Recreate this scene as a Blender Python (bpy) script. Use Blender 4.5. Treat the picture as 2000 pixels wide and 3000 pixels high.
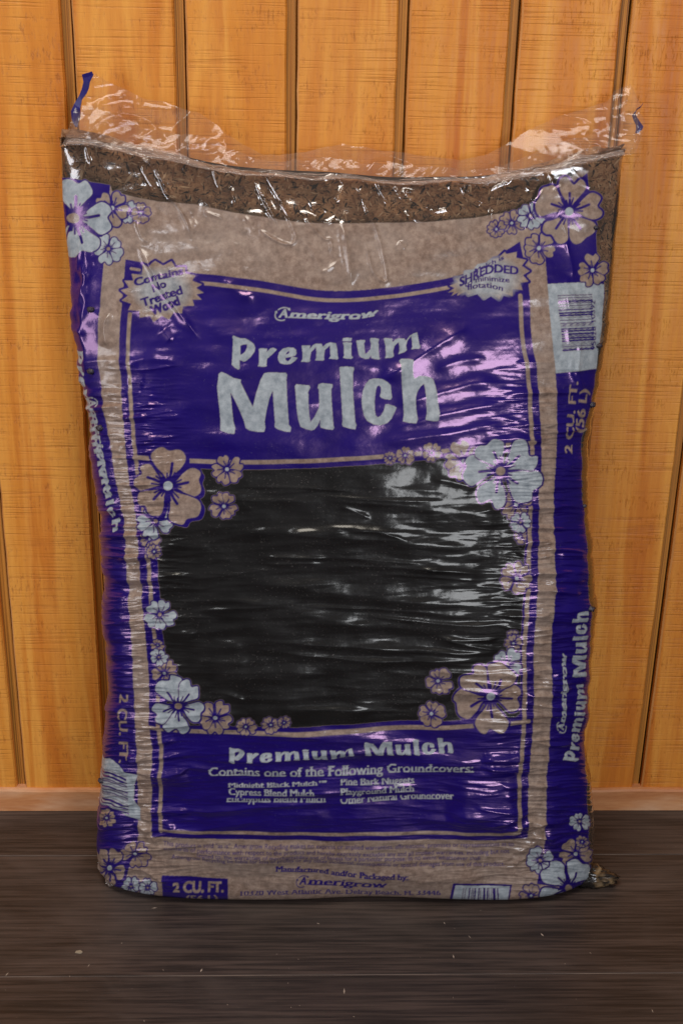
import bpy, math, random
import numpy as np
from mathutils import Matrix, Vector

# ------------------------------------------------------------------ camera, world, lamps, exposure
for o in list(bpy.data.objects):
    bpy.data.objects.remove(o)
scene = bpy.context.scene
COL = scene.collection

def rot(ax, a):
    return Matrix.Rotation(a, 3, ax)

cam_data = bpy.data.cameras.new('camera')
cam_data.sensor_fit = 'VERTICAL'
cam_data.sensor_height = 36.0
cam_data.sensor_width = 24.0
cam_data.lens = 43.2
cam_data.clip_end = 50
cam_data.clip_start = 0.01
cam = bpy.data.objects.new('camera', cam_data)
COL.objects.link(cam)
RC = rot('Z', -0.03943) @ rot('X', -0.37762) @ rot('Y', -0.02256)
right, fwd, up = RC.col[0], RC.col[1], RC.col[2]
cam.matrix_world = Matrix((( right[0], up[0], -fwd[0], 0.0035),
                           ( right[1], up[1], -fwd[1], -1.20242),
                           ( right[2], up[2], -fwd[2], 0.84873),
                           (0, 0, 0, 1)))
scene.camera = cam

world = bpy.data.worlds.new('World')
scene.world = world
world.use_nodes = True
wb = world.node_tree.nodes['Background']
wb.inputs[0].default_value = (0.80, 0.74, 0.70, 1)
wb.inputs[1].default_value = 0.09

def area(name, loc, target, sx, sy, power, col):
    d = bpy.data.lights.new(name, 'AREA')
    d.shape = 'RECTANGLE'
    d.size, d.size_y, d.energy, d.color = sx, sy, power, col
    o = bpy.data.objects.new(name, d)
    COL.objects.link(o)
    o.location = loc
    o.rotation_euler = (Vector(target) - Vector(loc)).to_track_quat('-Z', 'Y').to_euler()
    return o

area('ceiling_lamp', (-0.20, -0.90, 2.45), (0.0, -0.20, 0.30), 1.0, 0.7, 29, (1.0, 0.92, 0.82))
area('window_light', (0.90, -2.3, 0.86), (0.05, 0.0, 0.4), 0.66, 0.78, 19, (0.92, 0.94, 1.0))
area('doorway_light', (-1.5, -1.15, 0.75), (-0.1, -0.1, 0.4), 0.35, 1.3, 10, (0.96, 0.95, 1.0))
area('glint_light', (-0.75, -1.9, 2.0), (-0.1, 0.0, 0.5), 0.28, 0.24, 3.0, (0.94, 0.95, 1.0))  # small light added to put glints on the film

vs = scene.view_settings
vs.view_transform = 'Standard'
vs.look = 'None'
vs.exposure = 0.0
vs.gamma = 1.0
vs.use_curve_mapping = False

# ------------------------------------------------------------------ helpers
def srgb(r, g, b):
    f = lambda c: (c / 255 / 12.92) if c / 255 <= 0.04045 else ((c / 255 + 0.055) / 1.055) ** 2.4
    return (f(r), f(g), f(b), 1.0)

class NT:
    """tiny node-tree builder"""
    def __init__(self, name):
        self.m = bpy.data.materials.new(name)
        self.m.use_nodes = True
        self.t = self.m.node_tree
        self.t.nodes.clear()
        self.out = self.t.nodes.new('ShaderNodeOutputMaterial')
    def n(self, kind, **kw):
        nd = self.t.nodes.new('ShaderNode' + kind)
        ins = kw.pop('ins', {})
        for k, v in kw.items():
            setattr(nd, k, v)
        for k, v in ins.items():
            self.set(nd.inputs[k], v)
        return nd
    def set(self, sock, v):
        if isinstance(v, bpy.types.NodeSocket):
            self.t.links.new(v, sock)
        else:
            sock.default_value = v
    def math(self, op, a, b=0.0, clamp=False):
        nd = self.n('Math', operation=op, use_clamp=clamp)
        self.set(nd.inputs[0], a); self.set(nd.inputs[1], b)
        return nd.outputs[0]
    def mix(self, f, a, b, mode='MIX'):
        nd = self.n('Mix', data_type='RGBA', blend_type=mode)
        self.set(nd.inputs[0], f); self.set(nd.inputs[6], a); self.set(nd.inputs[7], b)
        return nd.outputs[2]
    def ramp(self, f, stops, interp='LINEAR'):
        nd = self.n('ValToRGB')
        cr = nd.color_ramp
        cr.interpolation = interp
        while len(cr.elements) < len(stops):
            cr.elements.new(0.5)
        for e, (p, c) in zip(cr.elements, stops):
            e.position = p
            e.color = c if hasattr(c, '__len__') else (c, c, c, 1)
        self.set(nd.inputs[0], f)
        return nd.outputs[0]
    def coords(self, scale, kind='Object', loc=(0, 0, 0)):
        tc = self.n('TexCoord')
        mp = self.n('Mapping')
        mp.inputs['Scale'].default_value = scale
        mp.inputs['Location'].default_value = loc
        self.t.links.new(tc.outputs[kind], mp.inputs['Vector'])
        return mp.outputs[0]
    def noise(self, vec, scale=1.0, detail=3.0, rough=0.55, dist=0.0):
        nd = self.n('TexNoise')
        nd.inputs['Scale'].default_value = scale
        nd.inputs['Detail'].default_value = detail
        nd.inputs['Roughness'].default_value = rough
        nd.inputs['Distortion'].default_value = dist
        self.t.links.new(vec, nd.inputs['Vector'])
        return nd.outputs[0]
    def bump(self, h, strength, dist):
        nd = self.n('Bump')
        nd.inputs['Strength'].default_value = strength
        nd.inputs['Distance'].default_value = dist
        self.t.links.new(h, nd.inputs['Height'])
        return nd.outputs[0]
    def bsdf(self, **ins):
        nd = self.n('BsdfPrincipled')
        for k, v in ins.items():
            self.set(nd.inputs[k.replace('_', ' ')], v)
        return nd.outputs[0]
    def done(self, sh):
        self.t.links.new(sh, self.out.inputs['Surface'])
        return self.m

def new_mesh(name, verts, faces, mat=None, parent=None, smooth=False):
    me = bpy.data.meshes.new(name)
    me.from_pydata([tuple(map(float, v)) for v in verts], [], [tuple(map(int, f)) for f in faces])
    me.update()
    if smooth:
        me.shade_smooth()
    ob = bpy.data.objects.new(name, me)
    COL.objects.link(ob)
    if mat is not None:
        me.materials.append(mat)
    if parent is not None:
        ob.parent = parent
    return ob

def grid_mesh(name, P, mat, parent, smooth=True, colour=None):
    """P: (rows, cols, 3) array -> quad grid"""
    nr, nc = P.shape[:2]
    idx = np.arange(nr * nc).reshape(nr, nc)
    F = np.stack([idx[:-1, :-1], idx[:-1, 1:], idx[1:, 1:], idx[1:, :-1]], -1).reshape(-1, 4)
    return fast_mesh(name, P.reshape(-1, 3), F, mat, parent, smooth)

def fast_mesh(name, V, F, mat, parent, smooth=True, colour=None, normals=None):
    me = bpy.data.meshes.new(name)
    nv, nf = len(V), len(F)
    k = F.shape[1]
    me.vertices.add(nv)
    me.vertices.foreach_set('co', np.ascontiguousarray(V, dtype=np.float32).ravel())
    me.loops.add(nf * k)
    me.loops.foreach_set('vertex_index', np.ascontiguousarray(F, dtype=np.int32).ravel())
    me.polygons.add(nf)
    me.polygons.foreach_set('loop_start', np.arange(0, nf * k, k, dtype=np.int32))
    me.update(calc_edges=True)
    if smooth:
        me.polygons.foreach_set('use_smooth', np.ones(nf, dtype=bool))
    if colour is not None:
        at = me.attributes.new('ink', 'FLOAT_COLOR', 'POINT')
        at.data.foreach_set('color', np.ascontiguousarray(colour, dtype=np.float32).ravel())
    if normals is not None:
        at = me.attributes.new('custom_normal', 'FLOAT_VECTOR', 'POINT')
        at.data.foreach_set('vector', np.ascontiguousarray(normals, dtype=np.float32).ravel())
    ob = bpy.data.objects.new(name, me)
    COL.objects.link(ob)
    me.materials.append(mat)
    if parent is not None:
        ob.parent = parent
    return ob

def empty(name, loc, label, cat, kind=None):
    o = bpy.data.objects.new(name, None)
    o.empty_display_size = 0.05
    COL.objects.link(o)
    o.location = loc
    if label:
        o['label'] = label
        o['category'] = cat
    if kind:
        o['kind'] = kind
    return o

RNG = np.random.default_rng(11)
PERM = RNG.permutation(4096)
GRAD = RNG.uniform(0, 2 * np.pi, 4096)
def gnoise(x, y, seed=0):
    xi, yi = np.floor(x).astype(np.int64), np.floor(y).astype(np.int64)
    xf, yf = x - xi, y - yi
    def g(ix, iy, dx, dy):
        a = GRAD[PERM[(PERM[(ix + seed * 57) % 4096] + iy) % 4096]]
        return np.cos(a) * dx + np.sin(a) * dy
    u = xf ** 3 * (xf * (xf * 6 - 15) + 10)
    v = yf ** 3 * (yf * (yf * 6 - 15) + 10)
    a = g(xi, yi, xf, yf); b = g(xi + 1, yi, xf - 1, yf)
    c = g(xi, yi + 1, xf, yf - 1); d = g(xi + 1, yi + 1, xf - 1, yf - 1)
    return ((a + (b - a) * u) * (1 - v) + (c + (d - c) * u) * v) * 1.4
def fbm(x, y, seed=0, octs=3, gain=0.5):
    r, a = 0, 1.0
    for o in range(octs):
        r = r + a * gnoise(x * 2 ** o, y * 2 ** o, seed + o * 3)
        a *= gain
    return r
def sstep(x, a, b):
    t = np.clip((x - a) / (b - a), 0, 1)
    return t * t * (3 - 2 * t)
def spline(xk, yk, x):
    """monotone-ish cubic hermite interpolation"""
    xk, yk = np.asarray(xk, float), np.asarray(yk, float)
    m = np.gradient(yk, xk)
    i = np.clip(np.searchsorted(xk, x) - 1, 0, len(xk) - 2)
    h = xk[i + 1] - xk[i]
    t = np.clip((x - xk[i]) / h, 0, 1)
    return ((2 * t**3 - 3 * t**2 + 1) * yk[i] + (t**3 - 2 * t**2 + t) * h * m[i]
            + (-2 * t**3 + 3 * t**2) * yk[i + 1] + (t**3 - t**2) * h * m[i + 1])

# ------------------------------------------------------------------ wall materials
def wood_wall_material():
    n = NT('varnished_rough_sawn_pine')
    oi = n.n('ObjectInfo')
    tc = n.n('TexCoord')
    off = n.n('VectorMath', operation='MULTIPLY_ADD')
    n.t.links.new(oi.outputs['Random'], off.inputs[0])
    off.inputs[1].default_value = (0, 0, 7.3)
    n.t.links.new(tc.outputs['Object'], off.inputs[2])
    def m(s):
        mp = n.n('Mapping'); mp.inputs['Scale'].default_value = s
        n.t.links.new(off.outputs[0], mp.inputs['Vector'])
        return mp.outputs[0]
    figure = n.noise(m((15, 1, 1.1)), 1.0, 4, 0.55, 1.6)
    bands = n.noise(m((34, 1, 0.9)), 1.0, 3, 0.5, 0.3)
    c = n.ramp(figure, [(0.28, srgb(194, 118, 40)), (0.42, srgb(216, 144, 57)), (0.54, srgb(229, 164, 78)), (0.64, srgb(208, 134, 51)), (0.74, srgb(190, 110, 38))])
    c = n.mix(n.ramp(bands, [(0.45, 0.0), (0.66, 0.6)]), c, srgb(200, 122, 46))
    c = n.mix(n.math('MULTIPLY', n.math('SUBTRACT', oi.outputs['Random'], 0.5), 0.55), c, srgb(186, 104, 40))
    # band-saw marks across the grain
    saw = n.noise(m((11, 1, 400)), 1.0, 2, 0.6)
    saw_mask = n.noise(m((22, 1, 16)), 1.0, 3, 0.65)
    saw_f = n.math('MULTIPLY', n.ramp(saw, [(0.52, 0.0), (0.66, 1.0)]), n.ramp(saw_mask, [(0.34, 0.0), (0.58, 1.0)]))
    c = n.mix(n.math('MULTIPLY', saw_f, 0.24), c, srgb(140, 74, 22))
    torn = n.noise(m((420, 1, 95)), 1.0, 3, 0.6)
    torn_mask = n.noise(m((16, 1, 42)), 1.0, 3, 0.7)
    torn_f = n.math('MULTIPLY', n.ramp(torn, [(0.53, 0.0), (0.66, 1.0)]), n.ramp(torn_mask, [(0.46, 0.0), (0.62, 1.0)]))
    c = n.mix(n.math('MULTIPLY', torn_f, 0.4), c, srgb(132, 74, 26))
    fibre = n.noise(m((260, 1, 26)), 1.0, 3, 0.6)
    c = n.mix(0.30, c, n.ramp(fibre, [(0.3, srgb(130, 80, 34)), (0.7, srgb(235, 180, 105))]), 'SOFT_LIGHT')
    h = n.math('SUBTRACT', n.math('MULTIPLY', fibre, 0.5), n.math('ADD', n.math('MULTIPLY', saw_f, 0.5), n.math('MULTIPLY', torn_f, 0.5)))
    return n.done(n.bsdf(Base_Color=c, Roughness=n.ramp(fibre, [(0.3, 0.42), (0.7, 0.58)]), Specular_IOR_Level=0.35,
                         Normal=n.bump(h, 0.55, 0.0012)))

def groove_material():
    n = NT('groove_ply_edges')
    v = n.coords((1, 1, 1))
    w = n.noise(n.coords((900, 1, 2.0)), 1.0, 2, 0.5)
    w2 = n.noise(n.coords((300, 1, 9)), 1.0, 2, 0.5)
    c = n.ramp(w, [(0.38, srgb(122, 72, 20)), (0.5, srgb(176, 112, 38)), (0.62, srgb(202, 136, 52))])
    c = n.mix(n.ramp(w2, [(0.4, 0.0), (0.7, 0.5)]), c, srgb(134, 100, 30))
    return n.done(n.bsdf(Base_Color=c, Roughness=0.6, Normal=n.bump(w, 0.6, 0.001)))

def board_edge_material():
    n = NT('lit_board_edge')  # paler tone paints in the light caught by each board's left chamfer
    w = n.noise(n.coords((90, 90, 6)), 1.0, 3, 0.5)
    c = n.ramp(w, [(0.3, srgb(196, 128, 62)), (0.7, srgb(222, 160, 96))])
    return n.done(n.bsdf(Base_Color=c, Roughness=0.6))

def baseboard_material():
    n = NT('worn_baseboard_pine')
    g = n.noise(n.coords((4, 1, 60)), 1.0, 4, 0.6, 0.6)
    stain = n.noise(n.coords((7, 1, 26), loc=(3.1, 0, 0)), 1.0, 3, 0.55)
    c = n.ramp(g, [(0.3, srgb(178, 112, 66)), (0.7, srgb(208, 146, 96))])
    c = n.mix(n.ramp(stain, [(0.45, 0.0), (0.62, 0.8)]), c, srgb(214, 168, 132))
    fine = n.noise(n.coords((60, 1, 420)), 1.0, 2, 0.6)
    return n.done(n.bsdf(Base_Color=n.mix(0.2, c, n.ramp(fine, [(0.3, 0.2), (0.7, 0.9)]), 'SOFT_LIGHT'), Roughness=0.55, Normal=n.bump(fine, 0.3, 0.0006)))

# ------------------------------------------------------------------ the wall
M_WALL, M_GROOVE, M_EDGE, M_BASE = wood_wall_material(), groove_material(), board_edge_material(), baseboard_material()
wall = empty('wood_wall', (0.05, 0, 0), 'varnished orange pine panel wall with vertical grooves behind the bag', 'wall')
X0, PITCH, GW = -0.30350, 0.1016, 0.0103
WT = 1.35
def plank(x0, x1, seed):
    """board with chamfered long edges, edges slightly uneven"""
    rr = random.Random(seed)
    zs = np.linspace(0.0285, WT, 60)
    prof = [(x0, 0.0075), (x0, 0.0019), (x0 + 0.0016, 0.0), (x1 - 0.0016, 0.0), (x1, 0.0018), (x1, 0.0075)]
    V, F, mi = [], [], []
    wl = [rr.gauss(0, 0.00022) for _ in zs]; wr = [rr.gauss(0, 0.00025) for _ in zs]
    for i, z in enumerate(zs):
        for j, (x, y) in enumerate(prof):
            V.append((x + (wl[i] if j < 3 else wr[i]) - 0.05, y, z))
    k = len(prof)
    for i in range(len(zs) - 1):
        for j in range(k - 1):
            F.append((i * k + j, i * k + j + 1, (i + 1) * k + j + 1, (i + 1) * k + j))
            mi.append(1 if j == 1 else 0)
    ob = new_mesh('plank', V, F, M_WALL, wall)
    ob.data.materials.append(M_EDGE)
    ob.data.polygons.foreach_set('material_index', mi)
    return ob
for i in range(-5, 12):
    plank(X0 + PITCH * i, X0 + PITCH * (i + 1) - GW, i)
gx = [(-0.95, 0.0068)]
for i in range(-5, 13):
    xr_ = X0 + PITCH * i
    if -0.93 < xr_ < 0.98:
        gx += [(xr_ - 0.0021, 0.0068), (xr_ - 0.0019, 0.0150), (xr_ + 0.0002, 0.0150), (xr_ + 0.0003, 0.0068)]
gx.append((1.0, 0.0068))
V = [(x - 0.05, y, z) for z in (0.0, WT) for x, y in gx]
k = len(gx)
new_mesh('groove_backing', V, [(i, i + 1, k + i + 1, k + i) for i in range(k - 1)], M_GROOVE, wall)
bb = [(-0.0045, 0.0), (-0.0045, 0.0255), (-0.0032, 0.0278), (-0.0008, 0.0288), (0.0068, 0.0288)]
V = []; F = []
for i, x in enumerate(np.linspace(-0.95, 1.0, 80)):
    w = 0.0004 * math.sin(i * 1.7) + 0.0003 * math.sin(i * 0.61)
    for y, z in bb:
        V.append((x, y + (w if z else 0) * 0.5, z + (w if z > 0.02 else 0)))
for i in range(79):
    for j in range(4):
        F.append((i * 5 + j, (i + 1) * 5 + j, (i + 1) * 5 + j + 1, i * 5 + j + 1))
new_mesh('baseboard', V, F, M_BASE, wall)

# ------------------------------------------------------------------ the floor
def floor_material():
    n = NT('dark_laminate')
    oi = n.n('ObjectInfo')
    tc = n.n('TexCoord')
    off = n.n('VectorMath', operation='MULTIPLY_ADD')
    n.t.links.new(oi.outputs['Random'], off.inputs[0])
    off.inputs[1].default_value = (9.1, 0, 0)
    n.t.links.new(tc.outputs['Object'], off.inputs[2])
    def m(s):
        mp = n.n('Mapping'); mp.inputs['Scale'].default_value = s
        n.t.links.new(off.outputs[0], mp.inputs['Vector'])
        return mp.outputs[0]
    g = n.noise(m((2.2, 16, 1)), 1.0, 4, 0.6, 1.0)
    c = n.ramp(g, [(0.28, srgb(50, 41, 37)), (0.5, srgb(61, 50, 45)), (0.72, srgb(73, 60, 54))])
    fine = n.noise(m((9, 280, 1)), 1.0, 3, 0.6)
    c = n.mix(1.0, c, n.ramp(fine, [(0.38, 0.42), (0.62, 1.3)]), 'MULTIPLY')
    pore = n.noise(m((26, 480, 1)), 1.0, 2, 0.6)
    pf = n.ramp(pore, [(0.60, 0.0), (0.70, 1.0)])
    c = n.mix(n.math('MULTIPLY', pf, 0.35), c, srgb(32, 22, 20))
    # dust specks and pale scuffs
    d = n.noise(m((310, 310, 1)), 1.0, 2, 0.7)
    dm = n.noise(m((9, 9, 1)), 1.0, 3, 0.6)
    df = n.math('MULTIPLY', n.ramp(d, [(0.70, 0.0), (0.76, 1.0)]), n.ramp(dm, [(0.45, 0.1), (0.7, 1.0)]))
    c = n.mix(n.math('MULTIPLY', df, 0.5), c, srgb(150, 132, 122))
    smear = n.noise(m((3.2, 5, 1)), 1.0, 4, 0.6, 0.8)
    c = n.mix(n.ramp(smear, [(0.5, 0.0), (0.75, 0.16)]), c, srgb(140, 124, 116))
    return n.done(n.bsdf(Base_Color=c, Roughness=n.ramp(smear, [(0.3, 0.40), (0.7, 0.56)]), Specular_IOR_Level=0.45,
                         Normal=n.bump(n.math('SUBTRACT', fine, pf), 0.3, 0.0005)))
n = NT('worn_plank_edge')
M_WORN = n.done(n.bsdf(Base_Color=n.ramp(n.noise(n.coords((40, 400, 1)), 1.0, 3, 0.6), [(0.34, srgb(84, 68, 58)), (0.58, srgb(186, 164, 146))]), Roughness=0.6))
n = NT('faint_plank_edge')
M_WORN2 = n.done(n.bsdf(Base_Color=n.ramp(n.noise(n.coords((9, 300, 1)), 1.0, 3, 0.6), [(0.40, srgb(58, 47, 42)), (0.66, srgb(104, 88, 78))]), Roughness=0.6))
M_FLOOR = floor_material()
floor = empty('floor', (0, 0, 0), None, None, 'structure')
def floor_plank(y0, y1, z=0.0):
    b = 0.0006
    xs = np.linspace(-1.3, 1.4, 28)
    prof = [(y0, -0.006), (y0, -b), (y0 + b * 0.9, 0.0), (y1 - b * 1.3, 0.0), (y1, -b), (y1, -0.006)]
    V = [(x, y, zz + z) for x in xs for y, zz in prof]
    k = len(prof); F = []; mi = []
    for i in range(len(xs) - 1):
        for j in range(k - 1):
            F.append((i * k + j, (i + 1) * k + j, (i + 1) * k + j + 1, i * k + j + 1))
            mi.append(1 if j in (1, 3) else 0)
    ob = new_mesh('floor_plank', V, F, M_FLOOR, floor)
    ob.data.materials.append(M_WORN2 if y1 > -0.2 else M_WORN)
    ob.data.polygons.foreach_set('material_index', mi)
seams = [0.03, -0.0866, -0.2699, -0.4532, -0.6365, -0.8198, -1.0031, -1.1864, -1.3697, -1.553]
for a, b_ in zip(seams[1:], seams[:-1]):
    floor_plank(a + 0.0001, b_ - 0.0001)
new_mesh('subfloor', [(-1.3, -1.56, -0.0062), (1.4, -1.56, -0.0062), (1.4, 0.05, -0.0062), (-1.3, 0.05, -0.0062)], [(0, 1, 2, 3)], M_FLOOR, floor)

# ------------------------------------------------------------------ bag: base surface
ZK = [0, .03, .1, .2, .3, .4, .5, .6, .7, .76]
YF = [-.171, -.1745, -.177, -.175, -.167, -.152, -.132, -.104, -.066, -.042]
ZB = [0, .1, .3, .5, .76]
YB = [-.022, -.016, -.012, -.010, -.010]
ZL = [0, .05, .1, .16, .2, .24, .3, .36, .41, .45, .5, .55, .6, .66, .72, .76]
XL = [-.2030, -.2015, -.1965, -.192, -.1865, -.183, -.186, -.185, -.1862, -.190, -.1945, -.202, -.2055, -.211, -.2125, -.2104]
ZR = [0, .03, .07, .1, .13, .165, .2, .25, .3, .354, .395, .42, .45, .5, .53, .56, .6, .66, .7, .76]
XR = [.325, .323, .3188, .3154, .3096, .3034, .3026, .3026, .3016, .298, .2925, .288, .285, .287, .292, .2965, .299, .2996, .301, .3025]
FILLX = [-.2092, -.1876, -.1505, -.111, -.0713, -.0233, .0329, .0896, .13, .1706, .2108, .2507, .2825, .3003]
FILLZ = [.7493, .7486, .7416, .7366, .7288, .7246, .7230, .7196, .7207, .7222, .7288, .7373, .7456, .7498]
ZN = 0.735          # nominal fill height
RB = 0.016          # rounding at the floor
def base_surface(zn_row, inset_row, s):
    """rows: nominal height + inset; s: fraction of loop, 0..1 front half (left to right), 1..2 back half"""
    z = zn_row[:, None]
    yf, yb = spline(ZK, YF, z), spline(ZB, YB, z)
    xl, xr = spline(ZL, XL, z), spline(ZR, XR, z)
    A = (xr - xl) / 2 - inset_row[:, None]
    D = (yb - yf) / 2 - inset_row[:, None]
    top = np.sqrt(np.clip(1 - (np.clip(z - 0.713, 0, 1) / 0.0225) ** 2, 0.02, 1))
    D = D * top
    xc, yc = (xl + xr) / 2, (yf + yb) / 2
    yc = np.where(z > 0.70, yf + D, yc)
    nexp = 2.2 + 1.6 * sstep(0.70 - z, 0.0, 0.5)
    t = np.linspace(-1, 1, 1201)
    ph = np.pi / 2 * np.sign(t) * (1 - (1 - np.abs(t)) ** 1.9)
    def curve(q, i):
        x = np.sin(q)
        return A[i] * x, D[i] * np.clip(1 - np.abs(x) ** nexp[i], 0, 1) ** (1 / nexp[i])
    out = np.zeros((len(zn_row), len(s), 3))
    sf = np.where(s <= 1, s, 2 - s)
    sgn = np.where(s <= 1, -1, 1)
    for i in range(len(zn_row)):
        X, Y = curve(ph, i)
        L = np.concatenate([[0], np.cumsum(np.hypot(np.diff(X), np.diff(Y)))])
        x, y = curve(np.interp(sf, L / L[-1], ph), i)
        out[i, :, 0] = xc[i] + x
        out[i, :, 1] = yc[i] + y * sgn
    zf = z + sstep(z, 0.45, ZN) * (spline(FILLX, FILLZ, out[:, :, 0]) - ZN)
    out[:, :, 2] = zf
    # the front of the base is a little uneven where it meets the floor
    w = sstep(0.05 - z, 0.0, 0.05) * (out[:, :, 1] < yc)
    out[:, :, 1] += w * 0.006 * np.exp(-((out[:, :, 0] - 0.085) / 0.06) ** 2)
    out[:, :, 1] -= w * 0.005 * np.exp(-((out[:, :, 0] - 0.25) / 0.06) ** 2)
    return out
def row_params(n):
    nb = int(n * 0.045)
    ph = np.linspace(0, np.pi / 2, nb, endpoint=False)
    z = np.concatenate([RB * (1 - np.cos(ph)), np.linspace(RB, ZN, n - nb)])
    ins = np.concatenate([RB * (1 - np.sin(ph)), np.zeros(n - nb)])
    return z, ins
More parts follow.
